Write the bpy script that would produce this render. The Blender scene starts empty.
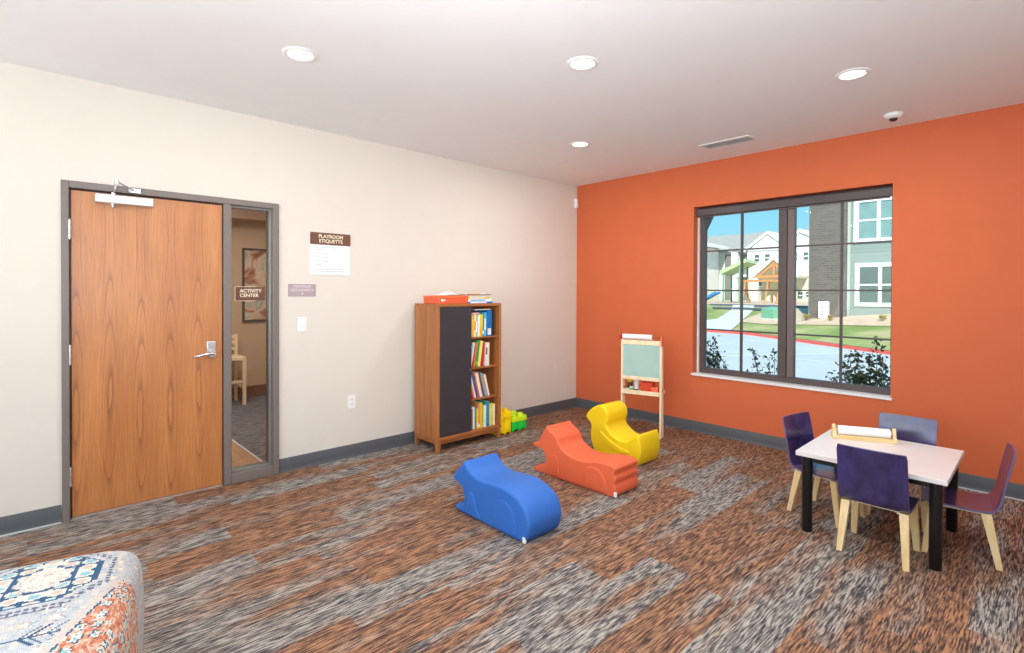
import bpy, bmesh, math, random
from mathutils import Vector, Matrix
from mathutils.geometry import tessellate_polygon, delaunay_2d_cdt
random.seed(7)
PI = math.pi
scene = bpy.context.scene
COL = scene.collection

# ------------------------------------------------------------------ helpers
def lin(c):
    out = []
    for v in c[:3]:
        v = v / 255.0
        out.append(v / 12.92 if v <= 0.04045 else ((v + 0.055) / 1.055) ** 2.4)
    return (out[0], out[1], out[2], 1.0)

def sc(o, **kw):
    for k, v in kw.items():
        o[k] = v
    return o

class MB:
    def __init__(self):
        self.bm = bmesh.new()
    def quad(self, pts, mi=0):
        vs = [self.bm.verts.new(p) for p in pts]
        f = self.bm.faces.new(vs); f.material_index = mi
        return f
    def box(self, x0, x1, y0, y1, z0, z1, mi=0, M=None):
        P = [(x0, y0, z0), (x1, y0, z0), (x1, y1, z0), (x0, y1, z0), (x0, y0, z1), (x1, y0, z1), (x1, y1, z1), (x0, y1, z1)]
        if M is not None:
            P = [M @ Vector(p) for p in P]
        v = [self.bm.verts.new(p) for p in P]
        for idx in ((3, 2, 1, 0), (4, 5, 6, 7), (0, 1, 5, 4), (1, 2, 6, 5), (2, 3, 7, 6), (3, 0, 4, 7)):
            f = self.bm.faces.new([v[i] for i in idx]); f.material_index = mi
        return self
    def loft(self, rings, mi=0, cap=True, closed=True, M=None):
        R = []
        for r in rings:
            R.append([self.bm.verts.new((M @ Vector(p)) if M is not None else p) for p in r])
        n = len(R[0])
        for a, b in zip(R[:-1], R[1:]):
            for i in range(n if closed else n - 1):
                j = (i + 1) % n
                f = self.bm.faces.new((a[i], a[j], b[j], b[i])); f.material_index = mi
        if cap and closed:
            for ring in (list(reversed(R[0])), R[-1]):
                if n <= 6:
                    f = self.bm.faces.new(ring); f.material_index = mi
                else:
                    for tri in tessellate_polygon([[v.co for v in ring]]):
                        try:
                            f = self.bm.faces.new([ring[i] for i in tri]); f.material_index = mi
                        except ValueError: pass
        return self
    def prism(self, pts, axis, lo, hi, mi=0, M=None):
        def p3(a, b, t):
            return {'x': (t, a, b), 'y': (a, t, b), 'z': (a, b, t)}[axis]
        return self.loft([[p3(a, b, lo) for a, b in pts], [p3(a, b, hi) for a, b in pts]], mi, M=M)
    def round_prism(self, pts, axis, lo, hi, r, mi=0, steps=4, M=None):
        """extruded outline with rolled edges"""
        n = len(pts)
        area = sum(pts[i][0] * pts[(i + 1) % n][1] - pts[(i + 1) % n][0] * pts[i][1] for i in range(n))
        s = 1 if area > 0 else -1
        nor = []
        for i in range(n):
            a, b = pts[i - 1], pts[(i + 1) % n]
            dx, dy = b[0] - a[0], b[1] - a[1]
            l = math.hypot(dx, dy) or 1
            nor.append((dy / l * s, -dx / l * s))
        for _ in range(3):
            sm = []
            for i in range(n):
                a, b, c_ = nor[i - 1], nor[i], nor[(i + 1) % n]
                q = (a[0] + 2 * b[0] + c_[0], a[1] + 2 * b[1] + c_[1]); l = math.hypot(*q) or 1
                sm.append((q[0] / l, q[1] / l))
            nor = sm
        def p3(a, b, t):
            return {'x': (t, a, b), 'y': (a, t, b), 'z': (a, b, t)}[axis]
        rings = []
        for k in range(steps + 1):
            th = k / steps * PI / 2
            ins = r * (1 - math.sin(th)); t = lo + r * (1 - math.cos(th))
            rings.append([p3(p[0] - q[0] * ins, p[1] - q[1] * ins, t) for p, q in zip(pts, nor)])
        for k in range(steps + 1):
            th = k / steps * PI / 2
            ins = r * (1 - math.cos(th)); t = hi - r * (1 - math.sin(th))
            rings.append([p3(p[0] - q[0] * ins, p[1] - q[1] * ins, t) for p, q in zip(pts, nor)])
        self.loft(rings, mi, cap=False, M=M)
        P2 = [Vector((p[0] - q[0] * r, p[1] - q[1] * r)) for p, q in zip(pts, nor)]
        vo, eo, fo, _a, _b, _c = delaunay_2d_cdt(P2, [], [list(range(n))], 1, 1e-6)
        for t in (lo, hi):
            vv = []
            for q in vo:
                p = p3(q[0], q[1], t); vv.append(self.bm.verts.new((M @ Vector(p)) if M is not None else p))
            for f_ in fo:
                f = self.bm.faces.new([vv[k] for k in (f_ if t == hi else reversed(f_))]); f.material_index = mi
        return self
    def cyl(self, c, r0, r1, z0, z1, seg=20, mi=0, axis='z', M=None):
        rings = []
        for r, z in ((r0, z0), (r1, z1)):
            ring = []
            for i in range(seg):
                a = 2 * PI * i / seg
                u, v = c[0] + r * math.cos(a), c[1] + r * math.sin(a)
                ring.append({'z': (u, v, z), 'x': (z, u, v), 'y': (u, z, v)}[axis])
            rings.append(ring)
        return self.loft(rings, mi, M=M)
    def lathe(self, c, prof, seg=28, mi=0, M=None):
        rings = []
        for r, z in prof:
            rings.append([(c[0] + r * math.cos(2 * PI * i / seg), c[1] + r * math.sin(2 * PI * i / seg), z) for i in range(seg)])
        return self.loft(rings, mi, M=M)
    def tube(self, pts, r, seg=8, mi=0, closed=False, M=None):
        P = [Vector(p) for p in pts]
        n = len(P); rings = []
        for i in range(n):
            if closed:
                t = P[(i + 1) % n] - P[i - 1]
            else:
                t = P[min(i + 1, n - 1)] - P[max(i - 1, 0)]
            t.normalize()
            up = Vector((0, 0, 1)) if abs(t.z) < 0.9 else Vector((1, 0, 0))
            a = t.cross(up).normalized(); b = a.cross(t).normalized()
            rr = r[i] if isinstance(r, (list, tuple)) else r
            rings.append([tuple(P[i] + a * rr * math.cos(2 * PI * k / seg) + b * rr * math.sin(2 * PI * k / seg)) for k in range(seg)])
        if closed:
            rings.append(rings[0])
        return self.loft(rings, mi, cap=not closed, M=M)
    def bar(self, p0, p1, s0, s1, mi=0):
        """tapered bar with horizontal ends; s=(half x, half y)"""
        rings = []
        for p, s in ((p0, s0), (p1, s1)):
            rings.append([(p[0] - s[0], p[1] - s[1], p[2]), (p[0] + s[0], p[1] - s[1], p[2]), (p[0] + s[0], p[1] + s[1], p[2]), (p[0] - s[0], p[1] + s[1], p[2])])
        return self.loft(rings, mi)
    def build(self, name, mats, parent=None, smooth=True, bevel=0, ang=35, loc=None, seg=2, merge=True):
        if merge:
            bmesh.ops.remove_doubles(self.bm, verts=self.bm.verts, dist=1e-5)
        bmesh.ops.recalc_face_normals(self.bm, faces=self.bm.faces)
        if smooth:
            for f in self.bm.faces: f.smooth = not (len(f.verts) == 3 and max(abs(q) for q in f.normal) > 0.9999)
            for e in self.bm.edges:
                if len(e.link_faces) == 2:
                    if e.calc_face_angle(0) > math.radians(ang): e.smooth = False
        me = bpy.data.meshes.new(name)
        self.bm.to_mesh(me); self.bm.free()
        if not isinstance(mats, (list, tuple)): mats = [mats]
        for m in mats: me.materials.append(m)
        o = bpy.data.objects.new(name, me); COL.objects.link(o)
        if parent is not None: o.parent = parent
        if loc is not None: o.location = loc
        if bevel:
            b = o.modifiers.new('bevel', 'BEVEL'); b.width = bevel; b.segments = seg; b.limit_method = 'ANGLE'; b.angle_limit = math.radians(40)
            b.harden_normals = False
        return o

def thing(name, label, cat, loc=(0, 0, 0), rz=0, group=None):
    o = bpy.data.objects.new(name, None); COL.objects.link(o)
    o.empty_display_size = 0.05
    o.location = loc; o.rotation_euler = (0, 0, rz)
    o['label'] = label; o['category'] = cat
    if group: o['group'] = group
    return o
def tag(o, label, cat, group=None, kind=None):
    o['label'] = label; o['category'] = cat
    if group: o['group'] = group
    if kind: o['kind'] = kind
    return o
def struct(o, label=None):
    o['kind'] = 'structure'
    if label: o['label'] = label; 
    return o
def struct_empty(name, label, loc=(0, 0, 0)):
    o = bpy.data.objects.new(name, None); COL.objects.link(o); o.location = loc
    o['kind'] = 'structure'; o['label'] = label
    return o
def dup(root, loc, rz, label=None, group=None):
    r = root.copy(); COL.objects.link(r); r.location = loc; r.rotation_euler = (0, 0, rz)
    if label: r['label'] = label
    if group: r['group'] = group
    for ch in list(root.children):
        c = ch.copy(); COL.objects.link(c); c.parent = r
        for g in ch.children:
            d = g.copy(); COL.objects.link(d); d.parent = c
    return r
def text(name, s, size, m, parent, M, extrude=0.0008, align='CENTER', spacing=1.0, bold=0.0):
    cu = bpy.data.curves.new(name, 'FONT'); cu.body = s; cu.size = size; cu.extrude = extrude
    cu.align_x = align; cu.align_y = 'CENTER'; cu.space_line = spacing; cu.offset = bold
    t = bpy.data.objects.new(name, cu); COL.objects.link(t)
    dg = bpy.context.evaluated_depsgraph_get()
    me = bpy.data.meshes.new_from_object(t.evaluated_get(dg))
    bpy.data.objects.remove(t)
    me.transform(M); me.materials.clear(); me.materials.append(m)
    o = bpy.data.objects.new(name, me); COL.objects.link(o); o.parent = parent
    return o
def spline(pts, n=6, closed=True):
    """Catmull-Rom through 2-D points; a point with a third value True stays a corner"""
    out = []; N = len(pts)
    for i in range(N if closed else N - 1):
        p0, p1, p2, p3 = (pts[(i + k) % N] if closed else pts[min(max(i + k, 0), N - 1)] for k in (-1, 0, 1, 2))
        for k in range(n):
            t = k / n
            q = []
            for d in (0, 1):
                a, b, c, e = p0[d], p1[d], p2[d], p3[d]
                q.append(0.5 * (2 * b + (c - a) * t + (2 * a - 5 * b + 4 * c - e) * t * t + (3 * b - a - 3 * c + e) * t ** 3))
            out.append(tuple(q))
    if not closed: out.append(tuple(pts[-1][:2]))
    return out

# ------------------------------------------------------------------ materials
class NT:
    def __init__(self, m):
        self.t = m.node_tree; self.n = self.t.nodes; self.l = self.t.links
    def add(self, ty, **kw):
        nd = self.n.new(ty)
        for k, v in kw.items():
            if k == 'inp':
                for a, b in v.items():
                    if hasattr(b, 'links') or isinstance(b, bpy.types.NodeSocket): self.l.new(b, nd.inputs[a])
                    else: nd.inputs[a].default_value = b
            else: setattr(nd, k, v)
        return nd
    def math(self, op, a, b=None, c=None, clamp=False):
        nd = self.n.new('ShaderNodeMath'); nd.operation = op; nd.use_clamp = clamp
        for i, v in enumerate((a, b, c)):
            if v is None: continue
            if isinstance(v, bpy.types.NodeSocket): self.l.new(v, nd.inputs[i])
            else: nd.inputs[i].default_value = v
        return nd.outputs[0]
    def mix(self, f, a, b, blend='MIX'):
        nd = self.n.new('ShaderNodeMix'); nd.data_type = 'RGBA'; nd.blend_type = blend
        for i, v in ((0, f), (6, a), (7, b)):
            if isinstance(v, bpy.types.NodeSocket): self.l.new(v, nd.inputs[i])
            else: nd.inputs[i].default_value = v
        return nd.outputs[2]
    def ramp(self, f, stops, interp='LINEAR'):
        nd = self.n.new('ShaderNodeValToRGB'); r = nd.color_ramp; r.interpolation = interp
        while len(r.elements) < len(stops): r.elements.new(0.5)
        for e, (p, c) in zip(r.elements, stops):
            e.position = p; e.color = c if len(c) == 4 else (*c, 1)
        self.l.new(f, nd.inputs[0])
        return nd.outputs[0]
    def noise(self, vec, scale, detail=2, rough=0.5, dist=0):
        nd = self.n.new('ShaderNodeTexNoise'); nd.inputs['Scale'].default_value = scale
        nd.inputs['Detail'].default_value = detail; nd.inputs['Roughness'].default_value = rough
        nd.inputs['Distortion'].default_value = dist
        if vec is not None: self.l.new(vec, nd.inputs['Vector'])
        return nd.outputs['Fac']
    def vscale(self, vec, s):
        nd = self.n.new('ShaderNodeVectorMath'); nd.operation = 'MULTIPLY'
        self.l.new(vec, nd.inputs[0]); nd.inputs[1].default_value = s
        return nd.outputs[0]
    def obj(self):
        return self.n.new('ShaderNodeTexCoord').outputs['Object']
    def bump(self, h, strength, dist=0.001):
        nd = self.n.new('ShaderNodeBump'); nd.inputs['Strength'].default_value = strength; nd.inputs['Distance'].default_value = dist
        self.l.new(h, nd.inputs['Height'])
        return nd.outputs[0]

def mat(name, c, rough=0.5, metal=0.0, spec=0.5, var=0.06, vscale=6.0, bump=0.0, bscale=80.0, coat=0.0, stretch=None, emit=None):
    m = bpy.data.materials.new(name); m.use_nodes = True
    t = NT(m); b = t.n['Principled BSDF']
    b.inputs['Roughness'].default_value = rough; b.inputs['Metallic'].default_value = metal
    b.inputs['Specular IOR Level'].default_value = spec; b.inputs['Coat Weight'].default_value = coat
    b.inputs['Coat Roughness'].default_value = 0.15
    col = lin(c) if max(c) > 1 else (*c[:3], 1)
    v = t.obj()
    if stretch: v = t.vscale(v, stretch)
    nz = t.noise(v, vscale, 3)
    lo = tuple(x * (1 - var) for x in col[:3]) + (1,); hi = tuple(min(1, x * (1 + var)) for x in col[:3]) + (1,)
    t.l.new(t.ramp(nz, [(0.3, lo), (0.7, hi)]), b.inputs['Base Color'])
    if bump:
        t.l.new(t.bump(t.noise(t.obj(), bscale, 2), bump), b.inputs['Normal'])
    if emit:
        b.inputs['Emission Color'].default_value = lin(emit[0]); b.inputs['Emission Strength'].default_value = emit[1]
    return m

def wood(name, c1, c2, axis='z', freq=18, rough=0.4, spec=0.5, coat=0.0):
    m = bpy.data.materials.new(name); m.use_nodes = True
    t = NT(m); b = t.n['Principled BSDF']
    s = {'x': (0.06, 1, 1), 'y': (1, 0.06, 1), 'z': (1, 1, 0.06)}[axis]
    v = t.vscale(t.obj(), s)
    n1 = t.noise(v, freq, 4, 0.6, 0.6); n2 = t.noise(v, freq * 7, 2, 0.6)
    f = t.math('ADD', t.math('MULTIPLY', n1, 0.7), t.math('MULTIPLY', n2, 0.3))
    t.l.new(t.ramp(f, [(0.36, lin(c2)), (0.62, lin(c1))]), b.inputs['Base Color'])
    b.inputs['Roughness'].default_value = rough; b.inputs['Specular IOR Level'].default_value = spec; b.inputs['Coat Weight'].default_value = coat
    return m

def glass_mat(name, tint=(0.95, 0.97, 0.97), refl=1.0, rough=0.0):
    m = bpy.data.materials.new(name); m.use_nodes = True
    t = NT(m); t.n.remove(t.n['Principled BSDF'])
    out = [n for n in t.n if n.type == 'OUTPUT_MATERIAL'][0]
    tr = t.add('ShaderNodeBsdfTransparent', inp={'Color': (*tint, 1)})
    gl = t.add('ShaderNodeBsdfGlossy', inp={'Roughness': rough, 'Color': (1, 1, 1, 1)})
    fr = t.add('ShaderNodeFresnel', inp={'IOR': 1.45})
    mx = t.n.new('ShaderNodeMixShader')
    t.l.new(t.math('MULTIPLY', fr.outputs[0], refl), mx.inputs[0])
    t.l.new(tr.outputs[0], mx.inputs[1]); t.l.new(gl.outputs[0], mx.inputs[2])
    t.l.new(mx.outputs[0], out.inputs['Surface'])
    return m

def door_wood():
    m = bpy.data.materials.new('door_veneer'); m.use_nodes = True
    t = NT(m); b = t.n['Principled BSDF']
    v = t.obj(); sx = t.add('ShaderNodeSeparateXYZ', inp={0: v})
    y, z = sx.outputs[1], sx.outputs[2]
    wob = t.noise(t.vscale(v, (1, 2.0, 0.8)), 1.6, 2)
    # veneer leaves about 0.17 m wide, mirrored
    u = t.math('ADD', t.math('MULTIPLY', y, 1 / 0.168), t.math('MULTIPLY', wob, 0.20))
    fr = t.math('SUBTRACT', t.math('FRACT', u), 0.5)
    x2 = t.math('MULTIPLY', fr, fr)
    cell = t.math('FLOOR', u)
    wn = t.add('ShaderNodeTexWhiteNoise', noise_dimensions='1D', inp={'W': cell})
    ph = t.math('MULTIPLY', t.math('ADD', z, t.math('MULTIPLY', wn.outputs[0], 0.16)), 2 * PI / 2.3)
    cz = t.math('COSINE', t.math('SUBTRACT', ph, 0.66 * 2 * PI / 2.3 + 0.2))
    f = t.math('SUBTRACT', t.math('MULTIPLY', x2, 9.0), t.math('MULTIPLY', cz, 0.55))
    f = t.math('ADD', f, t.math('MULTIPLY', t.noise(t.vscale(v, (1, 6, 0.9)), 2.5, 3), 0.25))
    ring = t.math('FRACT', t.math('MULTIPLY', f, 2.6))
    line = t.math('POWER', t.math('SUBTRACT', 1.0, ring), 5.0)
    near = t.math('SUBTRACT', 1.0, t.math('MULTIPLY', x2, 7.0), clamp=True)
    line = t.math('MULTIPLY', line, t.math('MULTIPLY', near, near))
    fine = t.noise(t.vscale(v, (1, 1, 0.035)), 170, 3, 0.6)
    broad = t.noise(t.vscale(v, (1, 1, 0.12)), 9, 3)
    base = t.ramp(broad, [(0.3, lin((186, 116, 62))), (0.7, lin((206, 136, 78)))])
    base = t.mix(t.math('MULTIPLY', t.math('SUBTRACT', fine, 0.4, clamp=True), 1.4), base, lin((150, 84, 42)))
    colr = t.mix(t.math('MULTIPLY', line, 0.62, clamp=True), base, lin((112, 58, 30)))
    t.l.new(colr, b.inputs['Base Color'])
    b.inputs['Roughness'].default_value = 0.33; b.inputs['Specular IOR Level'].default_value = 0.6; b.inputs['Coat Weight'].default_value = 0.5; b.inputs['Coat Roughness'].default_value = 0.3
    return m

def carpet_mat(name='carpet_plank', beyond=False):
    m = bpy.data.materials.new(name); m.use_nodes = True
    t = NT(m); b = t.n['Principled BSDF']
    v = t.obj(); sx = t.add('ShaderNodeSeparateXYZ', inp={0: v})
    x, y = sx.outputs[0], sx.outputs[1]
    W, L = 0.25, 1.0
    i = t.math('FLOOR', t.math('DIVIDE', t.math('SUBTRACT', x, 0.93), W))
    w1 = t.add('ShaderNodeTexWhiteNoise', noise_dimensions='1D', inp={'W': i})
    yy = t.math('ADD', t.math('DIVIDE', y, L), w1.outputs[0])
    j = t.math('FLOOR', yy)
    cmb = t.add('ShaderNodeCombineXYZ', inp={0: i, 1: j, 2: 3.7})
    w2 = t.add('ShaderNodeTexWhiteNoise', noise_dimensions='3D', inp={'Vector': cmb.outputs[0]})
    tone = w2.outputs['Value']
    # colour drifts slowly inside the planks, in long bands
    # offset of the drift by plank, so plank edges show
    off = t.add('ShaderNodeCombineXYZ', inp={0: t.math('MULTIPLY', tone, 7.0), 1: t.math('MULTIPLY', tone, 3.0), 2: 0.0})
    va = t.add('ShaderNodeVectorMath', operation='ADD', inp={0: v, 1: off.outputs[0]})
    band = t.noise(t.vscale(va.outputs[0], (1, 0.16, 1)), 6.5, 2, 0.5)
    f = t.math('ADD', t.math('MULTIPLY', tone, 0.42), t.math('MULTIPLY', band, 1.0))
    f = t.math('SUBTRACT', f, 0.21)
    warm = t.ramp(f, [(0.34, (0, 0, 0)), (0.55, (1, 1, 1))])
    # yarn streaks
    va2 = t.vscale(va.outputs[0], (1, 0.045, 1))
    s1 = t.noise(va2, 290, 1.0, 0.5); s2 = t.noise(t.vscale(v, (1, 0.11, 1)), 560, 1, 0.5)
    row = t.math('FLOOR', t.math('DIVIDE', t.math('ADD', x, t.math('MULTIPLY', t.noise(t.vscale(v, (1, 1, 1)), 9, 1), 0.012)), 0.0055))
    wr = t.add('ShaderNodeTexWhiteNoise', noise_dimensions='1D', inp={'W': row})
    yr = t.math('ADD', t.math('MULTIPLY', y, 13.0), t.math('MULTIPLY', wr.outputs[0], 57.0))
    cr = t.add('ShaderNodeCombineXYZ', inp={0: t.math('MULTIPLY', row, 3.17), 1: yr, 2: tone})
    s3 = t.noise(cr.outputs[0], 1.0, 1, 0.5)
    s = t.math('ADD', t.math('MULTIPLY', s1, 0.30), t.math('ADD', t.math('MULTIPLY', s2, 0.20), t.math('MULTIPLY', s3, 0.50)))
    if beyond:
        cool = t.ramp(s, [(0.36, lin((66, 66, 74))), (0.5, lin((104, 104, 112))), (0.64, lin((160, 156, 154)))])
        base = cool
    else:
        cool = t.ramp(s, [(0.41, lin(CARPET[0])), (0.49, lin(CARPET[1])), (0.58, lin(CARPET[2]))])
        hot = t.ramp(s, [(0.41, lin(CARPET[3])), (0.50, lin(CARPET[4])), (0.60, lin(CARPET[5]))])
        base = t.mix(warm, cool, hot)
    t.l.new(base, b.inputs['Base Color'])
    b.inputs['Roughness'].default_value = 0.95; b.inputs['Specular IOR Level'].default_value = 0.1
    t.l.new(t.bump(s, 0.5, 0.003), b.inputs['Normal'])
    return m
CARPET = [(60, 58, 64), (116, 111, 108), (180, 172, 162), (62, 52, 52), (124, 93, 76), (182, 134, 99)]

def attr_mat(name, rough=0.8, bump=0.3):
    m = bpy.data.materials.new(name); m.use_nodes = True
    t = NT(m); b = t.n['Principled BSDF']
    a = t.add('ShaderNodeAttribute', attribute_name='pattern')
    wv = t.noise(t.obj(), 420, 2)
    t.l.new(t.mix(0.55, a.outputs['Color'], t.ramp(wv, [(0.35, (0.2, 0.2, 0.2)), (0.65, (1, 1, 1))]), 'MULTIPLY'), b.inputs['Base Color'])
    b.inputs['Roughness'].default_value = rough; b.inputs['Specular IOR Level'].default_value = 0.2
    t.l.new(t.bump(wv, bump), b.inputs['Normal'])
    return m

def stain_mat(name, c1, c2, rough=0.28):
    m = bpy.data.materials.new(name); m.use_nodes = True
    t = NT(m); b = t.n['Principled BSDF']
    n1 = t.noise(t.vscale(t.obj(), (1, 1, 0.6)), 9, 3, 0.55); n2 = t.noise(t.vscale(t.obj(), (1, 1, 0.1)), 60, 2)
    f = t.math('ADD', t.math('MULTIPLY', n1, 0.8), t.math('MULTIPLY', n2, 0.2))
    t.l.new(t.ramp(f, [(0.38, lin(c1)), (0.62, lin(c2))]), b.inputs['Base Color'])
    b.inputs['Roughness'].default_value = rough; b.inputs['Specular IOR Level'].default_value = 0.6
    b.inputs['Coat Weight'].default_value = 0.6; b.inputs['Coat Roughness'].default_value = 0.18
    return m

M = {}
M['wall'] = mat('wall_paint', (223, 215, 205), 0.75, spec=0.25, var=0.01, bump=0.12, bscale=120)
M['ceil'] = mat('ceiling_paint', (240, 240, 241), 0.9, spec=0.1, var=0.01, bump=0.25, bscale=60)
M['orange'] = mat('orange_paint', (210, 107, 67), 0.65, spec=0.3, var=0.02, bump=0.35, bscale=90)
M['base'] = mat('grey_vinyl_base', (84, 87, 92), 0.45, spec=0.4, var=0.03)
M['strip'] = mat('pale_edge_strip', (205, 205, 205), 0.4, var=0.03)
M['door'] = door_wood()
M['frame'] = mat('taupe_steel', (124, 113, 108), 0.42, spec=0.5, var=0.02)
M['stop'] = mat('steel_stop', (150, 152, 148), 0.35, metal=0.4, var=0.02)
M['alu'] = mat('satin_aluminium', (225, 225, 225), 0.3, metal=0.6, var=0.02)
M['chrome'] = mat('satin_chrome', (215, 215, 218), 0.22, metal=0.9, var=0.02)
M['glass'] = glass_mat('clear_glass', (0.96, 0.97, 0.96), 0.15)
M['glass_in'] = glass_mat('sidelight_glass', (0.86, 0.83, 0.80))
M['white'] = mat('white_plastic', (240, 240, 238), 0.35, var=0.01)
M['lampglow'] = mat('lamp_diffuser', (255, 250, 240), 0.5, var=0.0, emit=((255, 246, 230), 9.0))
M['dark'] = mat('dark_slot', (25, 25, 25), 0.6)
M['brown_sign'] = mat('brown_sign', (112, 72, 56), 0.45, var=0.05)
M['sign_text'] = mat('cream_lettering', (244, 232, 205), 0.5, var=0.0)
M['sign_panel'] = mat('white_acrylic', (242, 243, 244), 0.35, var=0.0)
M['grey_text'] = mat('pale_grey_print', (196, 200, 206), 0.6, var=0.0)
M['mauve'] = mat('mauve_plaque', (176, 158, 164), 0.4, var=0.02)
M['mauve_text'] = mat('pale_lettering', (232, 222, 226), 0.5, var=0)
M['win'] = mat('window_bronze', (84, 72, 70), 0.45, spec=0.5, var=0.03)
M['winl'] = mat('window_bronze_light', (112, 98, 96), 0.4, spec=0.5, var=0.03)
M['shade'] = mat('shade_cassette', (72, 62, 64), 0.4, spec=0.5, var=0.03)
M['whitep'] = mat('white_trim', (236, 236, 234), 0.4, var=0.01)
M['carpet'] = carpet_mat()
M['carpet2'] = carpet_mat('charcoal_carpet', True)
M['plankfl'] = wood('oak_plank_floor', (196, 158, 122), (168, 128, 96), 'x', 10)
M['oak'] = wood('bookcase_wood', (184, 118, 66), (146, 86, 44), 'z', 16, 0.38)
M['oakd'] = wood('bookcase_wood_horizontal', (180, 112, 62), (144, 84, 44), 'y', 16, 0.38)
M['board'] = mat('black_door_panel', (58, 54, 58), 0.55, spec=0.4, var=0.06, bump=0.1)
M['maple'] = wood('maple', (240, 214, 164), (224, 186, 128), 'z', 20, 0.4)
M['maplex'] = wood('maple_rail', (242, 214, 158), (230, 190, 124), 'x', 20, 0.4)
M['pine'] = wood('pale_pine', (250, 232, 200), (236, 208, 168), 'z', 20, 0.5)
M['chalk'] = mat('green_chalkboard', (166, 198, 190), 0.6, var=0.08, vscale=5)
M['paper'] = mat('white_paper', (246, 246, 246), 0.7, var=0.01)
M['purple'] = stain_mat('purple_stain', (42, 34, 78), (60, 54, 112), 0.24)
M['purpleedge'] = mat('ply_edge', (96, 92, 128), 0.4)
M['tabletop'] = mat('white_laminate', (232, 226, 224), 0.3, var=0.015)
M['black'] = mat('black_metal', (20, 20, 22), 0.32, spec=0.5, var=0.1)
M['blue'] = mat('blue_vinyl', (50, 108, 192), 0.55, spec=0.35, var=0.03, bump=0.12, bscale=200)
M['orangev'] = mat('orange_vinyl', (230, 106, 70), 0.55, spec=0.35, var=0.03, bump=0.12, bscale=200)
M['yellowv'] = mat('yellow_vinyl', (248, 210, 24), 0.5, spec=0.35, var=0.02, bump=0.1, bscale=200)
M['kilim'] = attr_mat('kilim_fabric')
M['piping'] = mat('cream_piping', (214, 200, 170), 0.7)
CC = {}
def cm(c, rough=0.45):
    k = (tuple(c), rough)
    if k not in CC: CC[k] = mat('coloured_%d' % len(CC), c, rough, var=0.05, vscale=25)
    return CC[k]

# ------------------------------------------------------------------ the room shell
H = 2.74
XR, YB = 5.7, -7.6          # right wall and back wall, both behind the camera
DY0, DY1, DZ = -4.874, -3.588, 2.099   # door and sidelight opening
WX0, WX1, WZ0, WZ1 = 1.555, 3.24, 0.595, 2.30
mb = MB(); mb.box(0, XR, YB, 0, -0.05, 0); fl = struct(mb.build('floor', M['carpet'], smooth=False), 'brown, orange and grey streaked plank carpet')
mb = MB(); mb.box(-0.15, XR + 0.15, YB - 0.15, 0.2, H, H + 0.12); struct(mb.build('ceiling', M['ceil'], smooth=False), 'plain white ceiling')
mb = MB()
mb.box(-0.15, 0, YB - 0.15, DY0, -0.05, H); mb.box(-0.15, 0, DY1, 0.2, -0.05, H); mb.box(-0.15, 0, DY0, DY1, DZ, H)
struct(mb.build('wall_left', M['wall'], smooth=False, merge=False), 'cream wall with the door and bookcase')
mb = MB()
mb.box(0, WX0, 0, 0.2, -0.3, H); mb.box(WX1, XR + 0.15, 0, 0.2, -0.3, H); mb.box(WX0, WX1, 0, 0.2, -0.3, WZ0 - 0.02); mb.box(WX0, WX1, 0, 0.2, WZ1, H)
struct(mb.build('wall_back', M['orange'], smooth=False, merge=False), 'burnt orange wall with the window')
# walls behind the camera, each with an opening added for a fill light
RW = (-6.4, -2.6, 0.75, 2.45)
mb = MB()
mb.box(XR, XR + 0.15, YB - 0.15, RW[0], -0.05, H); mb.box(XR, XR + 0.15, RW[1], 0, -0.05, H)
mb.box(XR, XR + 0.15, RW[0], RW[1], -0.05, RW[2]); mb.box(XR, XR + 0.15, RW[0], RW[1], RW[3], H)
struct(mb.build('wall_right', M['wall'], smooth=False, merge=False))
BW = (0.8, 4.9, 0.75, 2.45)
mb = MB()
mb.box(0, BW[0], YB - 0.15, YB, -0.05, H); mb.box(BW[1], XR, YB - 0.15, YB, -0.05, H)
mb.box(BW[0], BW[1], YB - 0.15, YB, -0.05, BW[2]); mb.box(BW[0], BW[1], YB - 0.15, YB, BW[3], H)
struct(mb.build('wall_front', M['wall'], smooth=False, merge=False))

# vinyl cove base with its toe
def base(name, along, a, b, lab):
    mb = MB()
    if along == 'y': mb.prism([(0, 0), (0.016, 0), (0.010, 0.012), (0.007, 0.03), (0.007, 0.104), (0.004, 0.108), (0, 0.108)], 'y', a, b)
    else: mb.prism([(0, 0), (-0.016, 0), (-0.010, 0.012), (-0.007, 0.03), (-0.007, 0.104), (-0.004, 0.108), (0, 0.108)], 'x', a, b)
    return struct(mb.build(name, M['base'], ang=50), lab)
base('baseboard_left', 'y', YB, DY0 - 0.004, 'grey vinyl baseboard left of the door')
base('baseboard_left', 'y', DY1 + 0.004, 0, 'grey vinyl baseboard under the cream wall')
base('baseboard_back', 'x', 0, XR, 'dark grey vinyl baseboard under the orange wall')
mb = MB(); mb.box(0.016, 0.024, YB, DY0 - 0.004, 0, 0.007); struct(mb.build('trim_1', M['strip'], smooth=False), 'thin pale strip at the foot of the cream wall')
mb = MB(); mb.box(3.3, XR, -0.026, -0.016, 0, 0.007); struct(mb.build('trim_2', M['strip'], smooth=False), 'thin pale strip at the foot of the orange wall')

# ---------------------------------------------------------------- door set
door = struct_empty('door_1', 'wooden door with steel frame and narrow glazed sidelight', (0, DY0, 0))
def D(y): return y - DY0
mb = MB()
def jamb(y0, y1, z0, z1):
    mb.box(-0.15, 0.018, D(y0), D(y1), z0, z1)
jamb(DY0, -4.836, 0, DZ); jamb(-3.634, DY1, 0, DZ); jamb(-4.836, -3.634, 2.056, DZ); jamb(-3.978, -3.928, 0, 2.056); jamb(-3.928, -3.634, 0, 0.075)
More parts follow.
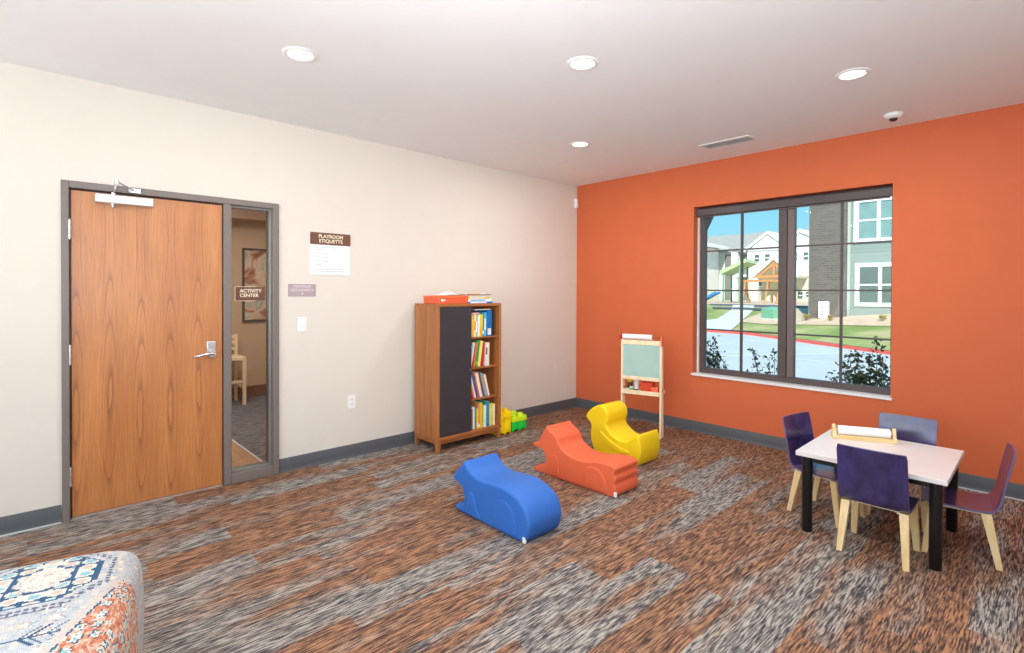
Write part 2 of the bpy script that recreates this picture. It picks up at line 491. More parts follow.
# rebate stops the leaf closes against and the glass sits in
mb.box(-0.15, -0.05, D(-4.836), D(-4.822), 0, 2.056); mb.box(-0.15, -0.05, D(-3.992), D(-3.978), 0, 2.056); mb.box(-0.15, -0.05, D(-4.822), D(-3.992), 2.042, 2.056)
mb.build('door_frame', M['frame'], door, bevel=0.004, merge=False)
mb = MB()
for a, b, z0, z1 in ((-3.928, -3.914, 0.075, 2.056), (-3.648, -3.634, 0.075, 2.056), (-3.914, -3.648, 0.075, 0.088), (-3.914, -3.648, 2.042, 2.056)):
    mb.box(-0.052, -0.025, D(a), D(b), z0, z1)
    mb.box(-0.09, -0.064, D(a), D(b), z0, z1)
st = mb.build('glazing_bead', M['stop'], door, bevel=0.002, merge=False); st['label'] = 'pale steel glazing bead'
mb = MB(); mb.box(-0.063, -0.054, D(-3.927), D(-3.635), 0.076, 2.055)
mb.build('sidelight_glass', M['glass_in'], door, smooth=False)
mb = MB(); mb.box(-0.046, -0.002, D(-4.826), D(-3.984), 0.012, 2.044)
leaf = mb.build('door_leaf', M['door'], door, bevel=0.0015); leaf['label'] = 'oak-toned veneered door leaf with matched grain'
for z in (0.27, 1.025, 1.80):
    mb = MB()
    for k in range(5): mb.cyl((0.012, D(-4.833)), 0.0075, 0.0075, z - 0.057 + k * 0.023, z - 0.0355 + k * 0.023, 12)
    mb.cyl((0.012, D(-4.833)), 0.0055, 0.0055, z - 0.062, z + 0.062, 10)
    mb.box(-0.003, 0.008, D(-4.832), D(-4.8255), z - 0.055, z + 0.055)
    mb.build('hinge', M['chrome'], leaf, merge=False)
mb = MB()
mb.box(-0.003, 0.008, D(-4.085), D(-4.026), 0.948, 1.062)
mb.build('escutcheon', M['chrome'], leaf, bevel=0.006, seg=3)
mb = MB()
mb.cyl((D(-4.055), 0.975), 0.030, 0.028, 0.006, 0.022, 24, axis='x')
mb.cyl((D(-4.055), 0.975), 0.013, 0.011, 0.02, 0.06, 16, axis='x')
mb.tube([(0.056, D(-4.048), 0.975), (0.060, D(-4.075), 0.977), (0.060, D(-4.11), 0.974), (0.058, D(-4.15), 0.968), (0.050, D(-4.172), 0.964)], [0.012, 0.0125, 0.011, 0.0095, 0.008], 12)
mb.build('lever_handle', M['chrome'], leaf, merge=False)
# closer body on the leaf, arm up to the frame
mb = MB(); mb.box(0.0, 0.052, D(-4.712), D(-4.405), 1.978, 2.034)
cl = mb.build('door_closer', M['alu'], door, bevel=0.006); cl['label'] = 'silver surface door closer'
mb = MB(); mb.cyl((0.027, D(-4.617)), 0.014, 0.016, 2.034, 2.048, 16)
mb.cyl((0.027, D(-4.617)), 0.012, 0.018, 1.955, 1.979, 16)
mb.build('closer_spindle', M['chrome'], cl, merge=False)
mb = MB()
mb.tube([(0.027, D(-4.617), 2.052), (0.32, D(-4.632), 2.066)], 0.009, 10)
mb.cyl((0.32, D(-4.632)), 0.012, 0.012, 2.056, 2.082, 14)
mb.tube([(0.32, D(-4.632), 2.076), (0.030, D(-4.515), 2.078)], 0.006, 10)
mb.box(0.017, 0.032, D(-4.54), D(-4.475), 2.062, 2.09)
mb.build('closer_arm', M['chrome'], cl, merge=False)
mb = MB(); mb.box(-0.14, -0.004, D(-4.826), D(-3.984), 0.0, 0.008); mb.build('threshold', M['alu'], door)

TL = Matrix(((0, 0, 1, 0), (1, 0, 0, 0), (0, 1, 0, 0), (0, 0, 0, 1)))   # lettering that faces +x
def on_left(x, y, z): return Matrix.Translation((x, y, z)) @ TL
# sign stuck to the sidelight
s = thing('door_sign', 'small brown sign reading ACTIVITY CENTER stuck on the sidelight glass', 'sign', (-0.0538, -3.778, 1.402))
mb = MB(); mb.box(0, 0.006, -0.105, 0.105, -0.052, 0.052); mb.build('sign_plate', M['brown_sign'], s, bevel=0.001)
mb = MB(); mb.box(0.0, 0.0065, -0.108, -0.1052, -0.055, 0.055); mb.box(0.0, 0.0065, -0.105, 0.04, 0.0522, 0.055); mb.box(0, 0.0065, -0.105, 0.04, -0.055, -0.0522)
mb.build('sign_edge', M['sign_text'], s, merge=False)
text('lettering', 'ACTIVITY\nCENTER', 0.036, M['sign_text'], s, on_left(0.0068, -0.075, 0.004), align='LEFT', spacing=0.95, bold=0.0007)
# etiquette sign
s = thing('wall_sign', 'white notice panel under a brown strip reading PLAYROOM ETIQUETTE on the cream wall', 'sign', (0, -3.169, 1.73))
mb = MB(); mb.box(0.001, 0.006, -0.172, 0.172, -0.172, 0.075); mb.build('notice_panel', M['sign_panel'], s, bevel=0.001)
mb = MB(); mb.box(0.001, 0.009, -0.172, 0.172, 0.078, 0.175); mb.build('header_strip', M['brown_sign'], s, bevel=0.001)
text('lettering', 'PLAYROOM\nETIQUETTE', 0.040, M['sign_text'], s, on_left(0.0098, 0, 0.125), spacing=0.95, bold=0.0007)
rnd = random.Random(3)
for k, (w, z) in enumerate(((0.20, 0.055), (0.07, 0.036), (0.11, 0.006), (0.12, -0.026), (0.11, -0.058), (0.05, -0.09), (0.26, -0.125), (0.26, -0.141))):
    y = -0.13 if k < 6 else -0.145
    e = y + w; mb = MB()
    while y < e:
        l = rnd.uniform(0.008, 0.026); mb.box(0.0062, 0.0066, y, min(y + l, e), z - 0.004, z + 0.004); y += l + 0.005
    mb.build('printed_line', M['grey_text'], s, merge=False, smooth=False)
# occupancy plaque
s = thing('wall_plaque', 'small mauve plaque reading MAXIMUM OCCUPANCY above the light switch', 'sign', (0, -3.406, 1.431))
mb = MB(); mb.box(0.0005, 0.006, -0.11, 0.11, -0.05, 0.05); mb.build('plaque_plate', M['mauve'], s, bevel=0.001)
text('lettering', 'MAXIMUM\nOCCUPANCY\n8', 0.030, M['mauve_text'], s, on_left(0.0066, 0, 0.0), spacing=0.95)
# switch, outlet, access plate, sensor
s = thing('light_switch', 'white rocker light switch on the cream wall below the mauve plaque', 'light switch', (0, -3.406, 1.157))
mb = MB(); mb.box(0.0005, 0.006, -0.037, 0.037, -0.058, 0.058); mb.build('cover_plate', M['white'], s, bevel=0.002)
mb = MB(); mb.prism([(0.006, -0.033), (0.009, -0.033), (0.013, 0.0), (0.008, 0.033), (0.006, 0.033)], 'y', -0.017, 0.017); mb.build('rocker', M['whitep'], s)
s = thing('wall_outlet', 'white wall outlet low on the cream wall between switch and bookcase', 'outlet', (0, -2.982, 0.475))
mb = MB(); mb.box(0.0005, 0.006, -0.037, 0.037, -0.058, 0.058); mb.build('cover_plate', M['white'], s, bevel=0.002)
for z in (-0.021, 0.021):
    mb = MB(); mb.box(0.006, 0.0085, -0.017, 0.017, z - 0.014, z + 0.014); r = mb.build('receptacle', M['whitep'], s, bevel=0.002)
    mb = MB()
    for y in (-0.007, 0.007): mb.box(0.0085, 0.009, y - 0.001, y + 0.001, z - 0.004, z + 0.006)
    mb.build('socket_slot', M['dark'], r, merge=False)
s = thing('access_panel', 'cream painted access panel low on the wall near the corner', 'panel', (0, -0.27, 0.45))
mb = MB(); mb.box(0.0005, 0.0035, -0.135, 0.135, -0.13, 0.13); mb.build('panel_frame', M['wall'], s, bevel=0.001)
mb = MB(); mb.box(0.0035, 0.0055, -0.118, 0.118, -0.113, 0.113); mb.build('panel_door', M['wall'], s, bevel=0.001)
s = thing('motion_sensor', 'small white motion sensor high in the corner of the two walls', 'sensor', (0, -0.033, 2.52))
mb = MB(); mb.round_prism(spline([(0.001, -0.026), (0.03, -0.02), (0.037, 0.0), (0.03, 0.02), (0.001, 0.026)], 3), 'z', -0.055, 0.055, 0.006); mb.build('sensor_housing', M['white'], s)
mb = MB(); mb.round_prism(spline([(0.02, -0.016), (0.036, -0.012), (0.041, 0.0), (0.036, 0.012), (0.02, 0.016)], 3), 'z', -0.03, 0.0, 0.003); mb.build('sensor_lens', M['whitep'], s)

# ---------------------------------------------------------------- ceiling fittings
def downlight_proto(loc, label):
    t = thing('downlight', label, 'ceiling light', loc, 0, 'recessed downlights')
    mb = MB(); mb.lathe((0, 0), [(0.064, -0.0006), (0.064, -0.004), (0.070, -0.009), (0.084, -0.008), (0.093, -0.003), (0.093, -0.0006)], 40)
    mb.build('trim_ring', M['white'], t, ang=60)
    mb = MB(); mb.lathe((0, 0), [(0.0005, -0.0045), (0.045, -0.004), (0.0635, -0.003), (0.0635, -0.0008), (0.0005, -0.0008)], 40)
    mb.build('diffuser', M['lampglow'], t, ang=60)
    return t
spots = [(1.286, -3.915, 'round recessed downlight nearest the door, at the left of the ceiling'), (2.29, -2.69, 'round recessed downlight at the top middle of the ceiling'),
         (3.31, -1.403, 'round recessed downlight before the dome camera and orange wall'), (1.222, -1.421, 'round recessed downlight nearest the corner, left of the ceiling vent')]
dl = None
for x, y, lab in spots:
    if dl is None: dl = downlight_proto((x, y, H), lab)
    else: dup(dl, (x, y, H), 0, lab)
LAMPS = [(x, y) for x, y, _ in spots] + [(3.31, -3.93), (1.27, -6.4), (3.31, -6.4), (4.4, -2.69), (4.9, -5.2)]
for x, y in LAMPS[4:]:
    pass
s = thing('ceiling_vent', 'white slotted ceiling air vent near the orange wall', 'vent', (2.15, -0.535, H), 0)
mb = MB()
for a, b, c, d in ((-0.225, 0.225, 0.068, 0.09), (-0.225, 0.225, -0.09, -0.068), (-0.225, -0.203, -0.068, 0.068), (0.203, 0.225, -0.068, 0.068)): mb.box(a, b, c, d, -0.008, -0.0005)
mb.build('vent_frame', M['white'], s, merge=False)
mb = MB(); mb.box(-0.203, 0.203, -0.068, 0.068, -0.002, -0.0005); mb.build('vent_backing', mat('vent_shadow_grey', (120, 116, 114), 0.7), s)
mb = MB()
for k in range(7):
    y = -0.058 + k * 0.0193; mb.quad([(-0.203, y - 0.006, -0.009), (0.203, y - 0.006, -0.009), (0.203, y + 0.006, -0.003), (-0.203, y + 0.006, -0.003)])
o = mb.build('louvre', mat('vent_louvre', (226, 222, 220), 0.5), s, merge=False, smooth=False)
so = o.modifiers.new('s', 'SOLIDIFY'); so.thickness = 0.0012
s = thing('ceiling_camera', 'small white dome camera on the ceiling above the window', 'security camera', (3.312, -0.372, H))
mb = MB(); mb.lathe((0, 0), [(0.0005, -0.0005), (0.060, -0.0005), (0.060, -0.012), (0.054, -0.026), (0.032, -0.034), (0.0005, -0.034)], 32); mb.build('camera_base', M['white'], s, ang=50)
mb = MB(); mb.lathe((0.0, 0.0), [(0.028, -0.032), (0.027, -0.040), (0.021, -0.048), (0.012, -0.053), (0.0005, -0.055)], 28); mb.build('camera_dome', mat('smoked_dome', (40, 38, 40), 0.1, spec=0.8), s, ang=60)

# ---------------------------------------------------------------- window
w = struct_empty('window_1', 'wide bronze framed window of two sashes with muntins', (0, 0, 0))
mb = MB()
FX0, FX1 = WX0 + 0.02, WX1 - 0.004
mb.box(FX0, FX0 + 0.050, 0.10, 0.16, WZ0, WZ1); mb.box(FX1 - 0.020, FX1, 0.10, 0.16, WZ0, WZ1)
mb.box(FX0 + 0.05, FX1 - 0.020, 0.10, 0.16, 2.235, WZ1)
mb.box(FX0 + 0.05, FX1 - 0.020, 0.10, 0.16, WZ0, 0.650)
mb.build('window_frame', M['win'], w, bevel=0.003, merge=False)
mb = MB(); mb.box(2.352, 2.425, 0.085, 0.16, 0.651, 2.234); mb.build('mullion', M['win'], w, bevel=0.003)
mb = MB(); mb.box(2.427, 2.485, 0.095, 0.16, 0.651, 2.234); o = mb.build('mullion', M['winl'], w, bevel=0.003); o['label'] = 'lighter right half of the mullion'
for x in (1.997, 2.857):
    mb = MB(); mb.box(x - 0.008, x + 0.008, 0.112, 0.145, 0.651, 2.234); mb.build('vertical_muntin', M['win'], w)
for z in (1.85, 1.448, 1.046):
    for a, b in ((FX0 + 0.051, 2.351), (2.486, FX1 - 0.021)):
        mb = MB(); mb.box(a, b, 0.114, 0.146, z - 0.007, z + 0.007); mb.build('horizontal_muntin', M['win'], w)
for a, b in ((FX0 + 0.045, 2.36), (2.48, FX1 - 0.015)):
    mb = MB(); mb.box(a, b, 0.127, 0.133, 0.645, 2.24); mb.build('window_glass', M['glass'], w, smooth=False)
mb = MB(); mb.box(WX0 - 0.012, WX1 + 0.012, -0.014, 0.0, WZ0 - 0.02, WZ0); mb.box(WX0, WX1, 0.0, 0.1, WZ0 - 0.02, WZ0 + 0.001)
o = mb.build('window_sill', M['whitep'], w, merge=False); o['label'] = 'white painted sill'
mb = MB(); mb.box(WX0, WX0 + 0.019, 0.085, 0.16, WZ0, 2.2); mb.box(WX1 - 0.0035, WX1, 0.02, 0.16, WZ0, 2.2)
mb.build('reveal_liner', M['whitep'], w, merge=False)
s = thing('roller_shade', 'dark roller shade cassette across the top of the window', 'window shade', (2.4, 0.065, 2.25))
mb = MB(); mb.prism([(-0.032, -0.042), (0.03, -0.042), (0.03, 0.036), (-0.022, 0.036), (-0.032, 0.022)], 'x', -0.836, 0.832); mb.build('cassette', M['shade'], s, bevel=0.002)
mb = MB(); mb.box(-0.81, 0.81, 0.006, 0.016, -0.054, -0.042); mb.build('hem_bar', M['winl'], s, bevel=0.002)

# ---------------------------------------------------------------- the room beyond the sidelight
mb = MB(); mb.box(-3.3, -0.15, -3.59, -1.2, -0.05, 0.0); struct(mb.build('floor', M['carpet2'], smooth=False), 'charcoal carpet beyond the sidelight')
mb = MB(); mb.box(-3.3, -0.15, -6.2, -3.59, -0.05, 0.0); mb.box(-0.15, 0, DY0, DY1, -0.05, -0.0005); struct(mb.build('floor', M['plankfl'], smooth=False, merge=False), 'wood plank floor beyond the sidelight')
mb = MB(); mb.box(-3.3, -0.15, -3.605, -3.585, 0, 0.006); struct(mb.build('trim_3', M['strip'], smooth=False), 'pale strip between plank floor and carpet beyond the glass')
far = mat('tan_paint', (196, 168, 138), 0.7, var=0.01)
mb = MB(); mb.box(-3.45, -3.3, -6.2, -1.2, -0.05, 2.6); struct(mb.build('wall_far', far, smooth=False), 'tan wall of the room beyond the sidelight')
mb = MB(); mb.box(-3.3, -0.15, -1.35, -1.2, -0.05, 2.6); mb.box(-3.3, -0.15, -6.35, -6.2, -0.05, 2.6); struct(mb.build('wall_far', far, smooth=False, merge=False))
mb = MB(); mb.box(-3.45, -0.15, -6.35, -1.2, 2.6, 2.72); struct(mb.build('ceiling', M['ceil'], smooth=False), 'ceiling beyond the sidelight')
mb = MB(); mb.box(-3.3, -2.9, -6.2, -1.35, 2.33, 2.6); struct(mb.build('trim_4', mat('soffit_paint', (170, 140, 112), 0.7, var=0.01), smooth=False), 'soffit above the tan wall')
mb = MB(); mb.box(-3.3, -3.285, -6.2, -1.35, 0.0, 0.15); struct(mb.build('baseboard_far', mat('brown_base', (120, 78, 58), 0.5), smooth=False), 'brown baseboard of the room beyond')
s = thing('framed_picture', 'tall abstract print in a dark frame seen through the sidelight', 'picture', (-3.298, -2.66, 1.5))
mb = MB()
for a, b, c, d in ((-0.26, -0.235, -0.49, 0.49), (0.235, 0.26, -0.49, 0.49), (-0.235, 0.235, -0.49, -0.465), (-0.235, 0.235, 0.465, 0.49)): mb.box(0, 0.03, a, b, c, d)
mb.build('picture_frame', mat('dark_frame', (58, 50, 46), 0.4), s, merge=False)
pm = bpy.data.materials.new('abstract_print'); pm.use_nodes = True
t = NT(pm); nz = t.noise(t.obj(), 3.2, 4, 0.55, 1.2)
t.l.new(t.ramp(nz, [(0.30, lin((96, 66, 50))), (0.42, lin((176, 120, 86))), (0.5, lin((214, 196, 172))), (0.62, lin((150, 160, 150))), (0.75, lin((226, 216, 200)))]), t.n['Principled BSDF'].inputs['Base Color'])
mb = MB(); mb.box(0, 0.012, -0.235, 0.235, -0.465, 0.465); mb.build('print', pm, s)
s = thing('wooden_chair', 'pale wooden ladder back chair seen through the sidelight', 'chair', (-3.0, -3.22, 0))
mb = MB(); mb.box(-0.2, 0.2, -0.21, 0.21, 0.56, 0.60); mb.build('seat', M['pine'], s, bevel=0.006)
for x, y, z in ((-0.18, -0.19, 0.86), (-0.18, 0.19, 0.86)):
    mb = MB(); mb.bar((x, y, 0), (x, y, z), (0.018, 0.018), (0.018, 0.018)); mb.build('back_post', M['pine'], s)
for y in (-0.19, 0.19):
    mb = MB(); mb.bar((0.18, y, 0), (0.18, y, 0.56), (0.018, 0.018), (0.02, 0.02)); mb.build('leg', M['pine'], s)
for z in (0.68, 0.76, 0.83):
    mb = MB(); mb.box(-0.19, -0.17, -0.172, 0.172, z - 0.018, z + 0.018); mb.build('back_rail', M['pine'], s)
mb = MB()
for y in (-0.19, 0.19): mb.box(-0.162, 0.162, y - 0.01, y + 0.01, 0.2, 0.23)
mb.box(0.17, 0.19, -0.17, 0.17, 0.28, 0.31)
mb.build('stretcher', M['pine'], s, merge=False)

# ---------------------------------------------------------------- bookcase
BX0, BX1, BY0, BY1, BZ0, BZ1 = 0.05, 0.42, -2.385, -1.633, 0.128, 1.314
bc = thing('bookcase', 'brown wooden bookcase with black sliding door beside the cream wall', 'bookcase', ((BX0 + BX1) / 2, (BY0 + BY1) / 2, 0))
cx, cy = (BX0 + BX1) / 2, (BY0 + BY1) / 2
def X(v): return v - cx
def Y(v): return v - cy
T = 0.026
for y0 in (BY0, BY1 - T):
    mb = MB(); mb.box(X(BX0), X(BX1), Y(y0), Y(y0 + T), BZ0, BZ1 - T); mb.build('side_panel', M['oak'], bc, bevel=0.0015)
mb = MB(); mb.box(X(BX0), X(BX1), Y(BY0), Y(BY1), BZ1 - T, BZ1); mb.build('top_panel', M['oakd'], bc, bevel=0.002)
mb = MB(); mb.box(X(BX0), X(BX1 + 0.004), Y(BY0 - 0.003), Y(BY1 + 0.003), BZ0 - 0.024, BZ0); mb.build('bottom_panel', M['oakd'], bc, bevel=0.002)
mb = MB(); mb.box(X(BX0 + 0.002), X(BX0 + 0.010), Y(BY0 + T), Y(BY1 - T), BZ0, BZ1 - T); mb.build('back_panel', M['oak'], bc)
SH = [0.128, 0.418, 0.712, 0.998]
for z in SH[1:]:
    mb = MB(); mb.box(X(BX0 + 0.01), X(BX1 - 0.030), Y(BY0 + T), Y(BY1 - T), z - 0.016, z); mb.build('shelf', M['oakd'], bc, bevel=0.001)
mb = MB(); mb.box(X(BX1 - 0.020), X(BX1 - 0.004), Y(BY0 + T + 0.001), Y(-1.998), BZ0 + 0.003, BZ1 - T - 0.002)
dr = mb.build('sliding_door', M['board'], bc, bevel=0.001); dr['label'] = 'matt black sliding door'
mb = MB(); mb.cyl((Y(-2.015), 0.70), 0.009, 0.008, X(BX1 - 0.004), X(BX1 + 0.001), 18, axis='x'); mb.build('finger_pull', M['chrome'], dr)
# base: rails and tapered corner legs
mb = MB()
z1 = BZ0 - 0.024
mb.box(X(BX1 - 0.028), X(BX1 - 0.006), Y(BY0 + 0.035), Y(BY1 - 0.035), z1 - 0.035, z1)
mb.box(X(BX0 + 0.006), X(BX0 + 0.028), Y(BY0 + 0.035), Y(BY1 - 0.035), z1 - 0.035, z1)
mb.box(X(BX0 + 0.028), X(BX1 - 0.028), Y(BY0 + 0.006), Y(BY0 + 0.028), z1 - 0.035, z1)
mb.box(X(BX0 + 0.028), X(BX1 - 0.028), Y(BY1 - 0.028), Y(BY1 - 0.006), z1 - 0.035, z1)
mb.build('base_rail', M['oakd'], bc, bevel=0.0015, merge=False)
for sx, x in ((-1, BX0 + 0.002), (1, BX1 - 0.002)):
    for sy, y in ((-1, BY0 + 0.002), (1, BY1 - 0.002)):
        a, b = 0.046, 0.028
        mb = MB()
        mb.loft([[(X(x), Y(y), 0), (X(x - sx * b), Y(y), 0), (X(x - sx * b), Y(y - sy * b), 0), (X(x), Y(y - sy * b), 0)],
                 [(X(x), Y(y), z1), (X(x - sx * a), Y(y), z1), (X(x - sx * a), Y(y - sy * a), z1), (X(x), Y(y - sy * a), z1)]])
        mb.build('leg', M['oak'], bc, bevel=0.002)

# ---- books, each its own object; local frame: spine at +x, stands on z=0, thickness along y
pages = mat('page_block', (238, 232, 216), 0.8)
def book_mesh(th, h, d, c, band=None):
    mb = MB(); ct = min(0.0018, th * 0.2)
    mb.box(-d, 0, 0, ct, 0, h, 0); mb.box(-d, 0, th - ct, th, 0, h, 0); mb.box(-ct, 0, ct, th - ct, 0, h, 0)
    mb.box(-d + 0.004, -ct, ct, th - ct, 0.003, h - 0.003, 1)
    if band:
        for (a, b, bc_) in band:
            mb.box(0, 0.0004, th * 0.12, th * 0.88, h * a, h * b, 2)
    return mb
COLN = {'white': (240, 240, 236), 'cream': (240, 226, 190), 'yellow': (244, 206, 30), 'gold': (238, 170, 50), 'lime green': (150, 190, 60), 'green': (40, 160, 90),
        'teal': (30, 150, 160), 'sky blue': (90, 190, 220), 'blue': (20, 110, 180), 'navy': (22, 30, 58), 'red': (205, 34, 44), 'orange': (232, 108, 60), 'salmon': (236, 150, 110),
        'brown': (140, 84, 62), 'maroon': (150, 48, 48), 'pale blue': (150, 190, 220), 'pale yellow': (246, 232, 120), 'dark grey': (48, 46, 56), 'pink': (235, 160, 170)}
def ordinal(k): return ['first', 'second', 'third', 'fourth', 'fifth', 'sixth', 'seventh', 'eighth', 'ninth', 'tenth', 'eleventh', 'twelfth', 'thirteenth', 'fourteenth', 'fifteenth'][k]
def make_book(col, th, h, d, y, z, lean, label, group, xf=0.392, band=None, rot=None):
    bm_ = book_mesh(th, h, d, COLN[col], band)
    o = bm_.build('book', [cm(COLN[col]), pages, cm(COLN[band[0][2]]) if band else pages], None, smooth=False, merge=False)
    o.location = (xf, y, z + 0.0005)
    o.rotation_euler = (lean, 0, 0) if rot is None else rot
    tag(o, label, 'book', group)
    return o
def shelf_books(items, z, y0, ystep, leans, shelf, group, xf=0.388):
    """items: (colour, thickness, height, band); y0 is the left end; leans: angle(s)"""
    y = y0
    for k, it in enumerate(items):
        col, th, h = it[0], it[1], it[2]; band = it[3] if len(it) > 3 else None
        ang = leans[k] if isinstance(leans, (list, tuple)) else leans
        c_, s_ = math.cos(ang), math.sin(ang)
        # rotation about x by ang: thickness (y) and height (z) tilt
        if ang >= 0:   # top goes to -y; lowest corner is the near-left bottom edge
            oy, oz = y, 0.0
        else:          # top goes to +y; lowest corner is the right bottom edge
            oy, oz = y, th * -s_
        w = 'upright' if abs(ang) < 0.06 else ('leaning left' if ang > 0 else 'leaning right')
        thick = 'thick' if th > 0.026 else ('thin' if th < 0.016 else 'slim')
        trim = (' and ' + band[0][2]) if band else ''
        lab = '%s %s%s book %s, %s from left on the %s shelf' % (thick, col, trim, w, ordinal(k), shelf)
        dpt = 0.20 + (k * 37 % 5) * 0.006
        make_book(col, th - 0.0008, h, dpt, oy, z + oz, ang, lab, group, xf - (k * 29 % 4) * 0.004, band)
        y += th / c_ + 0.0006
        if k + 1 < len(items):
            na = leans[k + 1] if isinstance(leans, (list, tuple)) else leans
            if ang < na: y += max(h, items[k + 1][2]) * (math.tan(-ang) - math.tan(-na)) + 0.001
    return y
L1 = [('white', .018, .205), ('gold', .032, .208, [(.1, .8, 'yellow')]), ('white', .022, .212, [(.3, .7, 'salmon')]), ('lime green', .018, .205, [(.2, .7, 'white')]), ('white', .022, .21), ('yellow', .036, .212, [(.05, .3, 'gold')]),
      ('teal', .022, .215, [(.1, .25, 'white')]), ('sky blue', .030, .228, [(.25, .75, 'white')]), ('blue', .056, .245, [(.05, .3, 'white')]), ('navy', .026, .250)]
e1 = shelf_books(L1, SH[3], -1.992, 0, -0.015, 'top', 'picture books on the top shelf')
L2 = [('white', .020, .19, [(.4, .7, 'teal')]), ('white', .018, .205, [(.3, .8, 'red')]), ('pale blue', .018, .225, [(.1, .5, 'red')]), ('white', .018, .235), ('orange', .020, .235), ('green', .034, .25, [(.1, .2, 'lime green')]),
      ('pale yellow', .036, .245), ('red', .026, .225), ('white', .022, .22, [(.5, .8, 'dark grey')]), ('cream', .026, .225)]
shelf_books(L2, SH[2], -2.045, 0, [-.19] * 4 + [-.15] * 3 + [-.10] + [-.02] * 2, 'second', 'picture books on the second shelf')
L3 = [('red', .016, .20), ('salmon', .018, .215), ('white', .016, .225), ('blue', .024, .225), ('orange', .016, .24), ('white', .022, .235), ('cream', .016, .245), ('maroon', .022, .245), ('sky blue', .018, .235, [(.5, .9, 'lime green')]),
      ('orange', .018, .225), ('white', .024, .215)]
shelf_books(L3, SH[1], -1.965, 0, [.26] * 11, 'third', 'picture books on the third shelf', 0.388)
L4 = [('white', .020, .20, [(.8, .95, 'dark grey')]), ('brown', .018, .19), ('white', .026, .205), ('teal', .018, .20), ('yellow', .022, .185, [(.1, .3, 'white')]), ('salmon', .026, .225, [(.05, .15, 'white')]), ('yellow', .024, .238), ('lime green', .016, .20),
      ('white', .026, .205), ('teal', .044, .238, [(.02, .1, 'blue')]), ('cream', .020, .20), ('yellow', .034, .21), ('white', .012, .205)]
shelf_books(L4, SH[0], -1.995, 0, 0.0, 'bottom', 'picture books on the bottom shelf')
# two books laid flat over the top shelf row
for (col, y, z, w, lab) in (('dark grey', -1.93, SH[3] + 0.2495, 0.20, 'dark book lying flat across the right of the top shelf row'), ('red', -1.99, SH[3] + 0.2145, 0.115, 'red book lying flat on the left of the top shelf row')):
    mb = MB(); mb.box(-0.2, 0, 0, w, 0, 0.0025, 0); mb.box(-0.2, 0, 0, w, 0.013, 0.0155, 0); mb.box(-0.2, -0.196, 0, w, 0.0025, 0.013, 0); mb.box(-0.196, -0.003, 0.003, w - 0.003, 0.0025, 0.013, 1)
    o = mb.build('book', [cm(COLN[col]), pages], None, smooth=False, merge=False); o.location = (0.38, y, z); tag(o, lab, 'book')
# things on the bookcase
s = thing('storage_box', 'flat orange storage box lying on top of the bookcase', 'box', (0.29, -2.200, BZ1 + 0.0005))
mb = MB(); mb.box(-0.12, 0.12, -0.165, 0.165, 0, 0.052); mb.build('box_body', cm((226, 96, 56)), s, bevel=0.004)
mb = MB(); mb.box(-0.123, 0.123, -0.168, 0.168, 0.052, 0.074); mb.build('box_lid', cm((240, 112, 66)), s, bevel=0.004)
mb = MB()
mb.cyl((-0.128, 0.034), 0.012, 0.012, 0.119, 0.1215, 16, axis='x'); mb.cyl((-0.100, 0.034), 0.007, 0.007, 0.119, 0.1215, 16, axis='x'); mb.cyl((-0.115, 0.026), 0.006, 0.006, 0.119, 0.1218, 16, axis='x')
mb.build('white_mark', M['paper'], s, merge=False)
# crumpled paper sheet pile
mb = MB(); n = 12
rr = random.Random(5)
top = [[None] * (n + 1) for _ in range(n + 1)]
for i in range(n + 1):
    for j in range(n + 1):
        a, b = i / n, j / n
        z = 0.03 * math.exp(-((a - .6) ** 2 + (b - .6) ** 2) * 9) + 0.002 + rr.uniform(0, 0.006) * math.sin(PI * a) * math.sin(PI * b)
        top[i][j] = mb.bm.verts.new((a * 0.17 - 0.085, b * 0.20 - 0.1, z))
for i in range(n):
    for j in range(n):
        mb.bm.faces.new((top[i][j], top[i + 1][j], top[i + 1][j + 1], top[i][j + 1]))
o = mb.build('paper_sheet', M['paper'], None, ang=80); o.location = (0.30, -2.215, BZ1 + 0.0755); so = o.modifiers.new('s', 'SOLIDIFY'); so.thickness = 0.0015; so.offset = 1
tag(o, 'rumpled white paper lying on the orange box', 'paper')
def flat_book(col, x, y, z, wx, wy, h, lab, band=None, rz=0.0):
    mb = MB(); mb.box(0, wx, 0, wy, 0, 0.0022, 0); mb.box(0, wx, 0, wy, h - 0.0022, h, 0); mb.box(wx - 0.0022, wx, 0, wy, 0.0022, h - 0.0022, 0)
    mb.box(0.003, wx - 0.0022, 0.003, wy - 0.003, 0.0022, h - 0.0022, 1)
    if band: mb.box(wx, wx + 0.0005, wy * .1, wy * .75, h * .15, h * .85, 2)
    o = mb.build('book', [cm(COLN[col]), pages, cm(COLN[band] if band else (255, 255, 255))], None, smooth=False, merge=False)
    o.location = (x, y, z); o.rotation_euler = (0, 0, rz); return tag(o, lab, 'book')
z = BZ1 + 0.0005
flat_book('blue', 0.19, -2.03, z, 0.21, 0.30, 0.016, 'blue book at the bottom of the flat stack on the bookcase', 'white')
flat_book('white', 0.185, -2.025, z + .0165, 0.21, 0.285, 0.026, 'thick white book second from the bottom of the flat stack on the bookcase', 'pale blue')
flat_book('yellow', 0.185, -2.02, z + .043, 0.20, 0.27, 0.014, 'yellow book near the top of the flat stack on the bookcase', 'white')
flat_book('cream', 0.195, -2.035, z + .0575, 0.20, 0.29, 0.014, 'cream book under the brown one in the flat stack on the bookcase', 'white')
flat_book('brown', 0.185, -2.12, z + .0768, 0.22, 0.37, 0.008, 'thin brown book spanning the orange box and the flat stack')
flat_book('white', 0.19, -2.06, z + .0853, 0.20, 0.25, 0.010, 'thin white book on the very top of the bookcase stack', 'gold')

